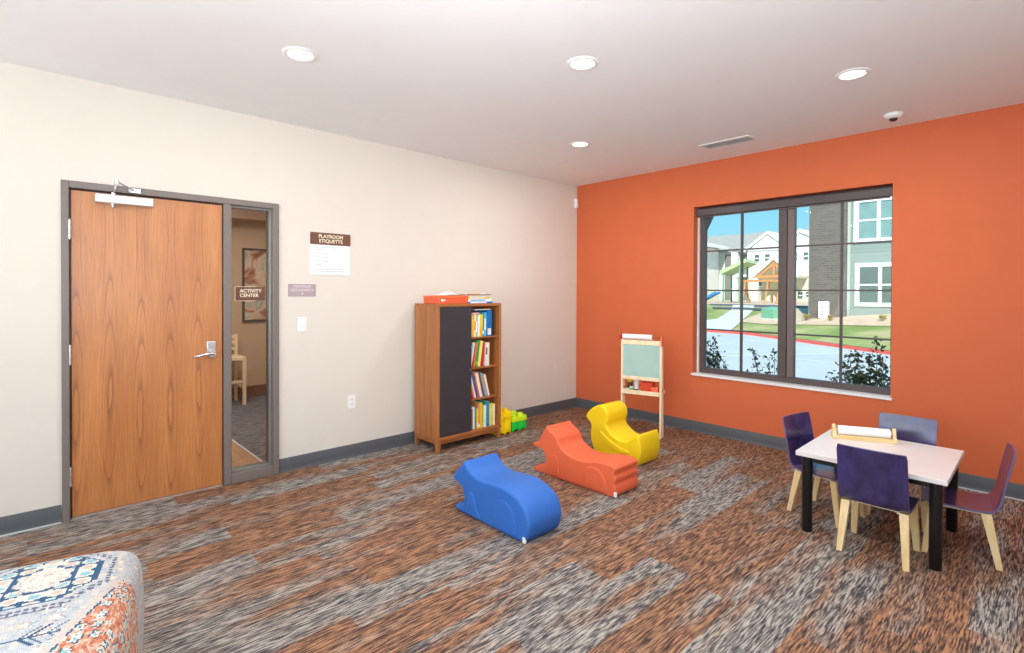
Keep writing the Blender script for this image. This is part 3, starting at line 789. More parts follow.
# ---------------------------------------------------------------- toy bins beside the bookcase
def toy_block(s, ny, nx, px, h0, h1, mi, name, arch=True, studs=False, gap=0.0):
    """fluted block: outline of ny x nx bulges, scalloped at the foot"""
    pts = []
    w, d = ny * px, nx * px
    def side(n, fx):
        out = []
        for k in range(n):
            for q in range(8):
                a = q / 8
                out.append((k + a, 0.10 * px * (math.sin(PI * a) ** 0.6) ))
        return out
    for u, b in side(ny, 0): pts.append((d / 2 + b - 0.06 * px, -w / 2 + u * px, u))
    for u, b in side(nx, 0): pts.append((d / 2 - u * px, w / 2 + b - 0.06 * px, u))
    for u, b in side(ny, 0): pts.append((-d / 2 - b + 0.06 * px, w / 2 - u * px, u))
    for u, b in side(nx, 0): pts.append((-d / 2 + u * px, -w / 2 - b + 0.06 * px, u))
    lo, hi = [], []
    for x, y, u in pts:
        fr = u - math.floor(u)
        zz = h0 + (0.022 * math.sin(PI * fr) if arch else 0)
        lo.append((x, y, zz)); hi.append((x, y, h1))
    mid = [(x, y, h1 - 0.006) for x, y, _ in hi]
    cap = [(x * 0.94, y * 0.96, h1) for x, y, _ in hi]
    mb = MB(); mb.loft([lo, mid, cap]); o = mb.build(name, mi, s, ang=50)
    return o
def studs(s, ny, nx, px, z, m):
    for i in range(ny):
        for j in range(nx):
            mb = MB(); c = (-nx * px / 2 + (j + .5) * px, -ny * px / 2 + (i + .5) * px)
            mb.lathe(c, [(px * .34, z - 0.001), (px * .34, z + 0.018), (px * .28, z + 0.024), (0.0005, z + 0.024)], 20)
            mb.build('stud', m, s, ang=50)
Yb = cm((252, 214, 6), 0.35); Gb = cm((20, 205, 70), 0.35); Lb = cm((196, 232, 20), 0.35)
s = thing('toy_block', 'tall yellow toy block with studs beside the bookcase', 'toy block', (0.285, -1.535, 0))
toy_block(s, 2, 2, 0.085, 0.0, 0.15, Yb, 'block_body'); toy_block(s, 2, 2, 0.089, 0.151, 0.225, Yb, 'block_lid', arch=False); studs(s, 2, 2, 0.085, 0.225, Yb)
mb = MB()
mb.tube([(0.093 - 0.004 * abs(k - 4) / 4, -0.030 + k * 0.0075, 0.168 + 0.010 * ((k - 4) / 4) ** 2) for k in range(9)], 0.0022, 8); mb.build('smile_line', cm((150, 110, 10)), s)
s = thing('toy_block', 'low green toy block with lime studded lid near the bookcase', 'toy block', (0.262, -1.322, 0))
toy_block(s, 2, 2, 0.096, 0.0, 0.10, Gb, 'block_body'); o = toy_block(s, 2, 2, 0.104, 0.101, 0.148, Lb, 'block_lid', arch=False); o['label'] = 'lime lid'; studs(s, 2, 2, 0.10, 0.148, Lb)

# ---------------------------------------------------------------- foam riders
def rider(name, label, cat, prof, width, y0, m, reliefs, tagpos, r=0.020, dx=0.0, sx=1.0):
    xm = min(p[0] for p in prof)
    def sq(L_): return [(xm + (p[0] - xm) * sx, p[1]) for p in L_]
    prof = sq(prof); reliefs = [(a_, sq(b_)) for a_, b_ in reliefs]
    xs = [p[0] for p in prof]; x0 = (min(xs) + max(xs)) / 2
    s = thing(name, label, cat, (x0 + dx, y0 + width / 2, 0))
    P = []
    for p in spline(prof, 5):
        q = (p[0] - x0, max(p[1], 0.0))
        if not P or math.hypot(q[0] - P[-1][0], q[1] - P[-1][1]) > 0.003: P.append(q)
    mb = MB(); mb.round_prism(P, 'y', -width / 2, width / 2, r, steps=5)
    mb.build('body', m, s, ang=75)
    for nm, pts in reliefs:
        Q = [(p[0] - x0, p[1]) for p in spline(pts, 6)]
        for sy in (-1, 1):
            mb = MB()
            a = width / 2
            if sy < 0: mb.round_prism(Q, 'y', -a - 0.007, -a + 0.02, 0.006, steps=3)
            else: mb.round_prism(Q, 'y', a - 0.02, a + 0.007, 0.006, steps=3)
            mb.build(nm, m, s, ang=80)
    mb = MB(); tx, tz = tagpos; mb.box(tx - x0 - 0.003, tx - x0 + 0.016, -width / 2 - 0.001, -width / 2 + 0.012, tz, tz + 0.035)
    o = mb.build('care_tag', M['paper'], s, bevel=0.001); o['label'] = 'small white care tag'
    return s
blue = [(1.486, 0.003), (1.472, 0.012), (1.470, 0.026), (1.482, 0.042), (1.525, 0.052), (1.552, 0.065), (1.558, 0.11), (1.540, 0.155), (1.505, 0.178), (1.460, 0.190), (1.441, 0.208), (1.452, 0.228), (1.500, 0.280), (1.545, 0.325), (1.566, 0.338),
        (1.590, 0.318), (1.625, 0.288), (1.680, 0.268), (1.74, 0.262), (1.81, 0.268), (1.88, 0.273), (1.955, 0.273), (2.025, 0.258), (2.09, 0.228), (2.135, 0.180), (2.155, 0.120), (2.148, 0.065), (2.132, 0.030), (2.112, 0.008), (2.085, 0.0), (2.0, 0.0), (1.9, 0.0), (1.75, 0.0), (1.6, 0.0), (1.53, 0.0), (1.50, 0.0)]
rider('foam_rider', 'blue foam bear shaped ride-on seat on the carpet', 'foam toy', blue, 0.285, -2.985, M['blue'],
      [('haunch', [(1.86, 0.05), (1.845, 0.11), (1.87, 0.17), (1.93, 0.20), (1.99, 0.185), (2.035, 0.14), (2.05, 0.09), (2.06, 0.035), (2.03, 0.022), (1.94, 0.022)]),
       ('foreleg', [(1.60, 0.03), (1.612, 0.10), (1.622, 0.15), (1.645, 0.165), (1.665, 0.14), (1.70, 0.06), (1.73, 0.02), (1.66, 0.018)])], (2.108, 0.006), r=0.020, dx=0.012)
orng = [(1.304, 0.003), (1.290, 0.012), (1.288, 0.026), (1.300, 0.040), (1.335, 0.050), (1.385, 0.064), (1.405, 0.085), (1.410, 0.115), (1.402, 0.155), (1.370, 0.185), (1.330, 0.192), (1.288, 0.196), (1.274, 0.212), (1.290, 0.226), (1.335, 0.243), (1.352, 0.275), (1.385, 0.330), (1.415, 0.372), (1.430, 0.378),
        (1.460, 0.352), (1.505, 0.328), (1.535, 0.304), (1.55, 0.268), (1.58, 0.238), (1.64, 0.207), (1.70, 0.195), (1.77, 0.194), (1.85, 0.206), (1.93, 0.222), (2.00, 0.226), (2.050, 0.220), (2.074, 0.205), (2.070, 0.182), (2.064, 0.160), (2.074, 0.138), (2.072, 0.115), (2.066, 0.095), (2.074, 0.065), (2.074, 0.032), (2.062, 0.008), (2.035, 0.0), (1.95, 0.0), (1.8, 0.0), (1.65, 0.0), (1.5, 0.0), (1.35, 0.0), (1.32, 0.0)]
rider('foam_rider', 'orange foam fox shaped ride-on seat between the blue and yellow ones', 'foam toy', orng, 0.283, -2.066, M['orangev'],
      [('haunch', [(1.81, 0.04), (1.80, 0.10), (1.83, 0.155), (1.89, 0.175), (1.95, 0.155), (1.99, 0.10), (2.005, 0.04), (1.98, 0.018), (1.88, 0.018)]),
       ('foreleg', [(1.475, 0.03), (1.478, 0.12), (1.49, 0.165), (1.515, 0.175), (1.54, 0.155), (1.548, 0.08), (1.56, 0.03), (1.52, 0.018)])], (2.066, 0.010), r=0.013, dx=0.012)
yel = [(1.300, 0.330), (1.325, 0.372), (1.362, 0.408), (1.415, 0.440), (1.465, 0.450), (1.512, 0.430), (1.538, 0.385), (1.538, 0.335), (1.525, 0.295), (1.535, 0.262), (1.575, 0.228), (1.63, 0.200), (1.69, 0.190), (1.74, 0.203), (1.79, 0.240), (1.825, 0.264), (1.845, 0.255),
       (1.862, 0.200), (1.866, 0.130), (1.852, 0.060), (1.836, 0.022), (1.812, 0.003), (1.76, 0.0), (1.66, 0.0), (1.58, 0.0), (1.50, 0.0), (1.43, 0.018), (1.388, 0.060), (1.360, 0.130), (1.352, 0.200), (1.358, 0.250), (1.345, 0.282), (1.322, 0.303)]
rider('foam_rider', 'yellow foam duck shaped ride-on seat in front of the easel', 'foam toy', yel, 0.300, -1.412, M['yellowv'],
      [('wing', [(1.46, 0.215), (1.48, 0.165), (1.54, 0.12), (1.63, 0.095), (1.70, 0.085), (1.76, 0.11), (1.71, 0.125), (1.66, 0.135), (1.60, 0.155), (1.53, 0.19), (1.485, 0.225)])], (1.812, 0.004), r=0.017, dx=-0.006)

# ---------------------------------------------------------------- easel
ez = thing('easel', 'pale wooden toddler easel with green chalkboard against the orange wall', 'easel', (1.255, -0.42, 0))
EX = (-0.222, 0.232)
def ex(y): return y + 0.42
for x in EX:
    mb = MB(); mb.bar((x, ex(-0.505), 0), (x, ex(-0.505), 0.955), (0.012, 0.010), (0.012, 0.010)); mb.build('front_leg', M['pine'], ez, bevel=0.002)
    mb = MB(); mb.bar((x + (0.0), ex(-0.435), 0), (x, ex(-0.472), 0.93), (0.011, 0.008), (0.011, 0.008)); mb.build('rear_leg', M['pine'], ez, bevel=0.002)
    mb = MB(); mb.cyl((ex(-0.475), 0.47), 0.012, 0.012, x - 0.018, x + 0.018, 14, axis='x'); mb.build('knob', cm((220, 140, 90)), ez)
for z0, z1 in ((0.905, 0.95), (0.555, 0.59)):
    mb = MB(); mb.box(-0.219, 0.219, ex(-0.516), ex(-0.494), z0, z1); mb.build('board_rail', M['pine'], ez, bevel=0.002)
mb = MB(); mb.box(-0.219, 0.219, ex(-0.512), ex(-0.503), 0.59, 0.905); o = mb.build('chalkboard', M['chalk'], ez); o['label'] = 'pale green chalkboard'
mb = MB(); mb.box(-0.219, 0.219, ex(-0.490), ex(-0.480), 0.56, 0.93); o = mb.build('marker_board', M['paper'], ez)
mb = MB(); mb.box(-0.219, 0.219, ex(-0.525), ex(-0.500), 0.412, 0.450); mb.box(-0.219, 0.219, ex(-0.33), ex(-0.318), 0.412, 0.450); mb.box(-0.219, 0.219, ex(-0.500), ex(-0.33), 0.412, 0.420); mb.build('tray', M['pine'], ez, merge=False)
mb = MB(); mb.cyl((ex(-0.505), 0.982), 0.026, 0.026, -0.215, 0.130, 20, axis='x'); mb.build('paper_roll', M['paper'], ez)
mb = MB(); mb.cyl((ex(-0.505), 0.980), 0.007, 0.007, -0.245, 0.245, 12, axis='x'); mb.build('roll_rod', cm((170, 70, 40)), ez)
for x, c_ in ((-0.245, (210, 50, 40)), (0.243, (236, 110, 64))):
    mb = MB(); mb.round_prism([(ex(-0.53), 0.94 if x < 0 else 0.90), (ex(-0.48), 0.94 if x < 0 else 0.90), (ex(-0.48), 0.998), (ex(-0.53), 0.998)], 'x', x - 0.010, x + 0.010, 0.003); o = mb.build('roll_bracket', cm(c_), ez)
# things in the tray
def tray_bin(x, w, h, c_, lab, name='plastic_bin', d=0.12, y=-0.425):
    o = thing(name, lab, 'bin', (1.255 + x, y, 0.4205))
    mb = MB(); a, b = w / 2, d / 2
    mb.loft([[(-a * .9, -b * .9, 0), (a * .9, -b * .9, 0), (a * .9, b * .9, 0), (-a * .9, b * .9, 0)], [(-a, -b, h), (a, -b, h), (a, b, h), (-a, b, h)], [(-a * .93, -b * .93, h), (a * .93, -b * .93, h), (a * .93, b * .93, h), (-a * .93, b * .93, h)],
             [(-a * .85, -b * .85, .004), (a * .85, -b * .85, .004), (a * .85, b * .85, .004), (-a * .85, b * .85, .004)]])
    mb.build('bin_body', cm(c_), o, bevel=0.002)
    mb = MB(); mb.box(-a - .003, a + .003, -b - .003, -b + .001, h - .012, h + .001); mb.build('rim', cm(tuple(min(255, v + 14) for v in c_)), o)
    return o
tray_bin(0.052, 0.135, 0.105, (222, 72, 40), 'red-orange plastic bin in the middle of the easel tray', y=-0.415)
tray_bin(0.158, 0.075, 0.070, (236, 112, 72), 'small light orange bin at the right of the easel tray', y=-0.440)
def pot(x, y, z, r, h, c_, cap, lab):
    o = thing('paint_pot', lab, 'paint pot', (1.255 + x, y, z), 0)
    mb = MB(); mb.lathe((0, 0), [(r * .9, 0), (r, 0.004), (r, h * .8), (r * .85, h * .86)], 20); mb.build('pot_body', cm(c_), o, ang=50)
    mb = MB(); mb.lathe((0, 0), [(r * 1.03, h * .80), (r * 1.05, h * .98), (r * .9, h), (0.0005, h)], 20); mb.build('pot_lid', cm(cap), o, ang=50)
pot(-0.176, -0.452, 0.4205, 0.026, 0.050, (245, 245, 240), (30, 30, 30), 'white paint pot with black lid at the left of the easel tray')
pot(-0.128, -0.457, 0.4205, 0.023, 0.055, (120, 180, 60), (245, 245, 245), 'green paint pot with white lid in the easel tray')
pot(-0.075, -0.460, 0.4205, 0.024, 0.048, (30, 30, 34), (240, 240, 240), 'black paint pot beside the red-orange bin in the easel tray')
pot(-0.170, -0.398, 0.4205, 0.030, 0.115, (70, 60, 50), (240, 210, 20), 'tall dark paint pot with yellow lid at the back of the easel tray')
pot(-0.090, -0.395, 0.4205, 0.032, 0.118, (240, 240, 238), (236, 236, 236), 'tall white paint pot at the back of the easel tray')

# the easel stands slightly turned to the room, its tray things with it
EA = math.radians(15); ec, es = math.cos(EA), math.sin(EA)
ez.location = (1.287, -0.491, 0); ez.rotation_euler = (0, 0, EA); ez.scale = (0.86, 1, 1)
for o in [q for q in COL.objects if q.get('category') in ('bin', 'paint pot')]:
    lx, ly = (o.location.x - 1.255) * 0.86, o.location.y + 0.42
    o.location = (1.287 + lx * ec - ly * es, -0.491 + lx * es + ly * ec, o.location.z); o.rotation_euler = (0, 0, EA); o.scale = (0.86, 0.86, 1)

# ---------------------------------------------------------------- children's table and chairs
tb = thing('play_table', "square white topped children's table with round black legs", 'table', (3.445, -1.288, 0), math.radians(1.2))
TH = 0.482
mb = MB(); mb.box(-0.353, 0.353, -0.367, 0.367, TH - 0.028, TH); mb.build('tabletop', M['tabletop'], tb, bevel=0.003)
for sx in (-1, 1):
    for sy in (-1, 1):
        mb = MB(); x, y = sx * 0.302, sy * 0.318
        mb.lathe((x, y), [(0.024, 0.0), (0.0275, 0.003), (0.0275, 0.028), (0.0285, 0.030), (0.0285, TH - 0.029)], 28); mb.build('leg', M['black'], tb, ang=50)
mb = MB()
for sy in (-1, 1): mb.box(-0.275, 0.275, sy * 0.318 - 0.010, sy * 0.318 + 0.010, TH - 0.062, TH - 0.029)
for sx in (-1, 1): mb.box(sx * 0.302 - 0.010, sx * 0.302 + 0.010, -0.29, 0.29, TH - 0.062, TH - 0.029)
mb.build('apron', M['black'], tb, merge=False)
pr = thing('paper_roll_holder', 'wooden holder with a white paper roll on the white table', 'paper roll', (3.312, -1.096, TH + 0.0005), math.atan2(0.143, 0.296))
mb = MB(); mb.box(-0.165, 0.165, -0.038, -0.020, 0, 0.026); mb.box(-0.165, 0.165, 0.020, 0.038, 0, 0.012); mb.build('holder_rail', M['maplex'], pr, bevel=0.002, merge=False)
for x in (-0.165, 0.165):
    mb = MB(); pts = spline([(-0.042, 0.0), (0.040, 0.0), (0.040, 0.022), (0.018, 0.034), (0.010, 0.070), (0.0, 0.088), (-0.012, 0.086), (-0.018, 0.066), (-0.026, 0.036), (-0.042, 0.024)], 3)
    mb.prism([(a, max(b, 0)) for a, b in pts], 'x', x - 0.009, x + 0.009); mb.build('end_bracket', M['maple'], pr, bevel=0.0015)
mb = MB(); mb.cyl((-0.002, 0.052), 0.030, 0.030, -0.143, 0.143, 28, axis='x'); mb.build('paper_roll', M['paper'], pr)
mb = MB(); mb.cyl((-0.002, 0.050), 0.006, 0.006, -0.156, 0.156, 12, axis='x'); mb.build('dowel', M['maplex'], pr)

def make_chair(label):
    t = thing('kids_chair', label, 'chair', (0, 0, 0), 0)
    W2 = 0.158
    cen = spline([(0.158, 0.274), (0.147, 0.287), (0.120, 0.289), (0.04, 0.284), (-0.05, 0.281), (-0.115, 0.286), (-0.146, 0.303), (-0.163, 0.340), (-0.173, 0.390), (-0.183, 0.450), (-0.196, 0.520), (-0.214, 0.602)], 5, closed=False)
    mb = MB(); TT = 0.010; n = len(cen); ns = 8
    rows = {}
    for side in (0, 1):
        for i, (y, z) in enumerate(cen):
            a, b = cen[max(i - 1, 0)], cen[min(i + 1, n - 1)]
            dy, dz = b[0] - a[0], b[1] - a[1]; l = math.hypot(dy, dz); ny, nz = -dz / l, dy / l   # left normal of travel
            # travelling back (-y): left normal points down/back -> outside face
            ww = W2
            up = max(0.0, (z - 0.36) / 0.24)
            if i < 5: ww = W2 * (0.93 + 0.014 * i)
            if up > 0.9: ww = W2 * (1 - 0.03 * (up - 0.9) / 0.1)
            for k in range(ns + 1):
                u = -1 + 2 * k / ns
                dish = 0.012 * (1 - u * u)
                yy, zz = y, z
                if z > 0.30: yy -= dish * min(1, (z - 0.30) / 0.1)
                else: zz -= dish * 0.35
                off = TT / 2 if side == 0 else -TT / 2
                rows[(side, i, k)] = mb.bm.verts.new((u * ww, yy + ny * off, zz + nz * off))
    def f(*k, mi=0):
        fc = mb.bm.faces.new([rows[q] for q in k]); fc.material_index = mi
    for i in range(n - 1):
        for k in range(ns):
            f((0, i, k), (0, i, k + 1), (0, i + 1, k + 1), (0, i + 1, k)); f((1, i, k), (1, i + 1, k), (1, i + 1, k + 1), (1, i, k + 1))
        f((0, i, 0), (0, i + 1, 0), (1, i + 1, 0), (1, i, 0), mi=1); f((0, i, ns), (1, i, ns), (1, i + 1, ns), (0, i + 1, ns), mi=1)
    for k in range(ns):
        f((0, 0, k), (1, 0, k), (1, 0, k + 1), (0, 0, k + 1), mi=1); f((0, n - 1, k), (0, n - 1, k + 1), (1, n - 1, k + 1), (1, n - 1, k), mi=1)
    o = mb.build('seat_shell', [M['purple'], M['purpleedge']], t, ang=50, bevel=0.0015)
    o['label'] = 'purple stained bent plywood seat and back in one piece'
    for sx in (-1, 1):
        mb = MB(); mb.bar((sx * 0.150, -0.162, 0), (sx * 0.132, -0.108, 0.276), (0.0145, 0.014), (0.021, 0.022)); mb.build('leg', M['maple'], t, bevel=0.002)
        mb = MB(); mb.bar((sx * 0.150, 0.145, 0), (sx * 0.132, 0.106, 0.274), (0.0145, 0.014), (0.021, 0.020)); mb.build('leg', M['maple'], t, bevel=0.002)
    mb = MB()
    for sx in (-1, 1): mb.box(sx * 0.105 - 0.009, sx * 0.105 + 0.009, -0.10, 0.11, 0.258, 0.271)
    mb.box(-0.094, 0.094, -0.075, -0.055, 0.258, 0.271); mb.box(-0.094, 0.094, 0.06, 0.08, 0.258, 0.271)
    mb.build('seat_frame', M['pine'], t, merge=False)
    for sx in (-1, 1):
        mb = MB(); mb.cyl((sx * 0.10, 0.42), 0.004, 0.004, -0.203, -0.196, 10, axis='y'); mb.build('bolt', M['chrome'], t) if False else mb.bm.free()
    return t
ch = make_chair('purple and maple child chair with its back to the camera, before the table')
ch.location = (3.502, -1.568, 0); ch.rotation_euler = (0, 0, math.radians(1.0))
dup(ch, (3.800, -1.236, 0), math.radians(98), 'purple and maple child chair at the right end of the white table')
dup(ch, (3.158, -1.252, 0), math.radians(-101), 'purple and maple child chair at the left of the white table, nearest the window corner')
dup(ch, (3.480, -0.925, 0), math.radians(181), 'purple and maple child chair behind the white table against the orange wall')

# ---------------------------------------------------------------- patterned pouf
def pouf_color(u, v, side):
    """kilim figure; u,v in metres from the centre of the top; side: None or height below the rim"""
    def L(c): return lin(c)[:3]
    def h(a, b, k=0):
        x = math.sin(a * 127.1 + b * 311.7 + k * 74.7) * 43758.5453
        return x - math.floor(x)
    c = L((204, 206, 210))
    q = h(math.floor(u / 0.018), math.floor(v / 0.018), 1)
    if q > 0.82: c = L((224, 216, 206))
    elif q < 0.18: c = L((188, 196, 204))
    def motif(cell, k, col, col2, r0, thr=0.55):
        nonlocal c
        iu, iv = math.floor(u / cell), math.floor(v / cell)
        if h(iu, iv, k) < thr: return
        cu, cv = (iu + 0.35 + 0.3 * h(iu, iv, k + 1)) * cell, (iv + 0.35 + 0.3 * h(iu, iv, k + 2)) * cell
        a = math.atan2(v - cv, u - cu); r = math.hypot(u - cu, v - cv)
        rr = r0 * (0.8 + 0.22 * math.cos(4 * a + k))
        if r < rr * 0.45: c = L(col2)
        elif r < rr * 0.76: c = L((234, 232, 224))
        elif r < rr: c = L(col)
    def coral(a, b, k=0.0):
        st = 0.014
        a_ = math.floor(a / st) * st
        return a > -0.03 and b > 0.298 - 0.36 * (a_ - 0.014) + k
    if coral(u, v):
        c = L((222, 150, 118))
        q = h(math.floor(u / 0.010), math.floor(v / 0.010), 9)
        if q > 0.62: c = L((232, 196, 176))
        if q < 0.14: c = L((204, 116, 88))
        motif(0.052, 11, (60, 100, 126), (168, 200, 202), 0.021, 0.35)
        motif(0.037, 21, (226, 222, 210), (110, 146, 156), 0.015, 0.5)
        if u > 0.02 and not all(coral(u + a, v + b) for a, b in ((-.0045, 0), (0, -.0045), (-.0045, -.0045))): c = L((62, 100, 134))
        return c
    if coral(u, v, -0.03): return L((228, 208, 196)) if h(math.floor(u / 0.010), math.floor(v / 0.010), 7) < 0.6 else c
    mu, mv = u + 0.105, v - 0.085
    ms, mt = math.floor(mu / 0.009 + .5) * 0.009, math.floor(mv / 0.009 + .5) * 0.009
    d = max(abs(ms) / 0.165, abs(mt) / 0.150, (abs(ms) / 0.165 + abs(mt) / 0.150) / 1.42)
    if d < 1.0:
        c = L((232, 228, 218))
        cross = min(abs(ms), abs(mt)) < 0.045
        blob = math.sin(mu * 62 + 0.6) * math.cos(mv * 58)
        if d > 0.55:
            if abs(blob) < 0.24 and not (cross and d < 0.8): c = L((58, 96, 132))
            elif blob > 0.62: c = L((150, 204, 214))
            elif blob < -0.72: c = L((222, 198, 180))
            if d > 0.94: c = L((66, 102, 136))
        elif d > 0.44 and abs(blob) < 0.5: c = L((66, 102, 136))
        elif h(math.floor(mu / 0.008), math.floor(mv / 0.008), 3) > 0.82: c = L((214, 194, 184))
    elif 1.13 < d < 1.28:
        if (math.floor((mu + mv) / 0.020) + math.floor((mu - mv) / 0.020)) % 2 == 0: c = L((112, 116, 138))
    elif d > 1.3:
        motif(0.05, 31, (166, 162, 178), (160, 200, 208), 0.017)
        motif(0.065, 41, (216, 186, 170), (238, 226, 208), 0.020)
    # branching sprig
    a, b = v - 0.150, u - 0.235
    if abs(a) < 0.085 and abs(b) < 0.06:
        if abs(b) < 0.0036 or any(abs(abs(b) - (a - o_) * 1.0) < 0.0045 and abs(b) < 0.042 for o_ in (-0.05, -0.028, 0.012, 0.034)): c = L((66, 94, 128))
    return c
def make_pouf(loc, rz):
    S, Hh = 0.66, 0.49
    mb = MB(); N = 110
    n1 = 8.0
    def shape(p):
        x, y, z = p
        # rounded box: superellipsoid blend
        m = max(abs(x), abs(y), abs(z)) or 1
        l = (abs(x) ** n1 + abs(y) ** n1 + abs(z) ** n1) ** (1 / n1)
        return Vector((x, y, z)) * (m / l)
    cols = []
    vmap = {}
    lay = mb.bm.loops.layers.float_color.new('pattern')
    def face(ax, sgn):
        nz = N if ax == 2 else N
        grid = []
        for i in range(N + 1):
            row = []
            for j in range(N + 1):
                a, b = -1 + 2 * i / N, -1 + 2 * j / N
                p = {0: (sgn, a, b), 1: (a, sgn, b), 2: (a, b, sgn)}[ax]
                key = tuple(round(q, 5) for q in p)
                if key not in vmap:
                    q = shape(p)
                    bulge = 1.0 + 0.035 * (1 - q.z * q.z)
                    x, y, z = q.x * S / 2 * bulge, q.y * S / 2 * bulge, q.z * Hh / 2
                    # sagging top
                    if q.z > 0: z -= 0.02 * max(0, (abs(q.x) ** 2 + abs(q.y) ** 2) / 2) * q.z
                    z = max(z + Hh / 2, 0.0)
                    vmap[key] = (mb.bm.verts.new((x, y, z)))
                row.append((vmap[key], a, b))
            grid.append(row)
        for i in range(N):
            for j in range(N):
                vs = [grid[i][j], grid[i + 1][j], grid[i + 1][j + 1], grid[i][j + 1]]
                f = mb.bm.faces.new([v[0] for v in vs])
                a = (vs[0][1] + vs[2][1]) / 2; b = (vs[0][2] + vs[2][2]) / 2
                if ax == 2: c = pouf_color(a * S / 2, b * S / 2, None)
                elif ax == 1: c = pouf_color(a * S / 2, sgn * (S / 2 + (1 - b) * Hh / 2), 1)
                else: c = pouf_color(sgn * (S / 2 + (1 - b) * Hh / 2), a * S / 2, 1)
                for lp in f.loops: lp[lay] = (*c, 1)
    for ax in (0, 1, 2):
        for sg in (-1, 1): face(ax, sg)
    o = thing('pouf', 'ivory, navy and coral kilim patterned square pouf at the bottom left', 'pouf', loc, rz)
    mb.build('cushion', M['kilim'], o, ang=180)
    def edge(zc, k):
        pts = []
        for q in range(96):
            a = 2 * PI * q / 96; cx_, sy_ = math.cos(a), math.sin(a)
            r = 1 / ((abs(cx_) ** n1 + abs(sy_) ** n1) ** (1 / n1))
            pts.append((cx_ * r * S / 2 * k, sy_ * r * S / 2 * k, zc))
        return pts
    return o
make_pouf((2.045, -5.105, 0), math.radians(-13))

# ================================================================== outside
M['road'] = mat('pale_concrete', (196, 200, 196), 0.85, var=0.05, vscale=0.6)
M['walk'] = mat('sidewalk_concrete', (214, 214, 206), 0.85, var=0.04, vscale=1.0)
M['curb'] = mat('red_curb_paint', (226, 96, 84), 0.7, var=0.08)
M['lineP'] = mat('road_line_paint', (236, 238, 236), 0.7)
M['dkgrey'] = mat('dark_grey_ground', (92, 96, 98), 0.9, var=0.06)
M['mulch'] = mat('tan_mulch', (214, 186, 156), 0.9, var=0.12, vscale=4)
gm = bpy.data.materials.new('lawn_grass'); gm.use_nodes = True
t = NT(gm); v = t.obj(); nz = t.noise(v, 0.55, 4, 0.6); nf = t.noise(v, 14, 3)
cg = t.ramp(nz, [(0.36, lin((136, 154, 78))), (0.50, lin((164, 174, 104))), (0.62, lin((200, 184, 136)))])
t.l.new(t.mix(0.35, cg, t.ramp(nf, [(0.3, (0.25, 0.3, 0.15)), (0.7, (1, 1, 0.85))]), 'MULTIPLY'), t.n['Principled BSDF'].inputs['Base Color'])
t.n['Principled BSDF'].inputs['Roughness'].default_value = 0.9; M['grass'] = gm

def curb_y(x):
    return 15.15 if x < -4.4 else 15.15 - (x + 4.4) * 0.70
def gh(x, y):
    d = y - curb_y(x)
    return -0.09 if d < 0 else min(0.75, -0.09 + 0.13 * d)
def patch(name, x0, x1, f0, f1, nx, ny, m, dz=0.0, label=None):
    mb = MB(); G = []
    for i in range(nx + 1):
        x = x0 + (x1 - x0) * i / nx; a, b = f0(x), f1(x)
        G.append([mb.bm.verts.new((x, a + (b - a) * j / ny, gh(x, a + (b - a) * j / ny) + dz)) for j in range(ny + 1)])
    for i in range(nx):
        for j in range(ny): mb.bm.faces.new((G[i][j], G[i + 1][j], G[i + 1][j + 1], G[i][j + 1]))
    return struct(mb.build(name, m, ang=80), label)
mb = MB(); mb.quad([(-60, 0.2, -0.17), (30, 0.2, -0.17), (30, 24, -0.17), (-60, 24, -0.17)]); struct(mb.build('road', M['road'], smooth=False), 'pale concrete road outside the window')
mb = MB(); mb.quad([(-8, 0.2, -0.16), (8, 0.2, -0.16), (8, 1.7, -0.16), (-8, 1.7, -0.16)]); struct(mb.build('planting_bed', M['mulch'], smooth=False), 'mulch bed below the window')
mb = MB()
mb.quad([(-3.4, 5.2, -0.166), (-3.3, 5.2, -0.166), (0.2, 11.0, -0.166), (0.06, 11.0, -0.166)]); mb.quad([(-8, 9.2, -0.166), (1.6, 8.4, -0.166), (1.6, 8.48, -0.166), (-8, 9.28, -0.166)])
struct(mb.build('road_line', M['lineP'], smooth=False, merge=False), 'faint white lines on the road')
patch('lawn', -60, 25, lambda x: curb_y(x) + 0.12, lambda x: 75, 170, 60, M['grass'], 0, 'green and straw lawn rising behind the curb')
mb = MB(); rings = []
for x in [-60 + k * 1.0 for k in range(0, 86)]:
    y = curb_y(x)
    rings.append([(x, y - 0.02, -0.17), (x, y, -0.085), (x, y + 0.08, -0.08), (x, y + 0.13, -0.10)])
mb.loft(rings); struct(mb.build('curb', M['curb'], ang=40), 'red painted curb along the road')
patch('planting_bed', -5.5, 12, lambda x: max(16.4 - 0.33 * (x + 3), curb_y(x) + 1.5), lambda x: 21, 40, 10, M['mulch'], 0.02, 'tan mulch bed along the grey house')
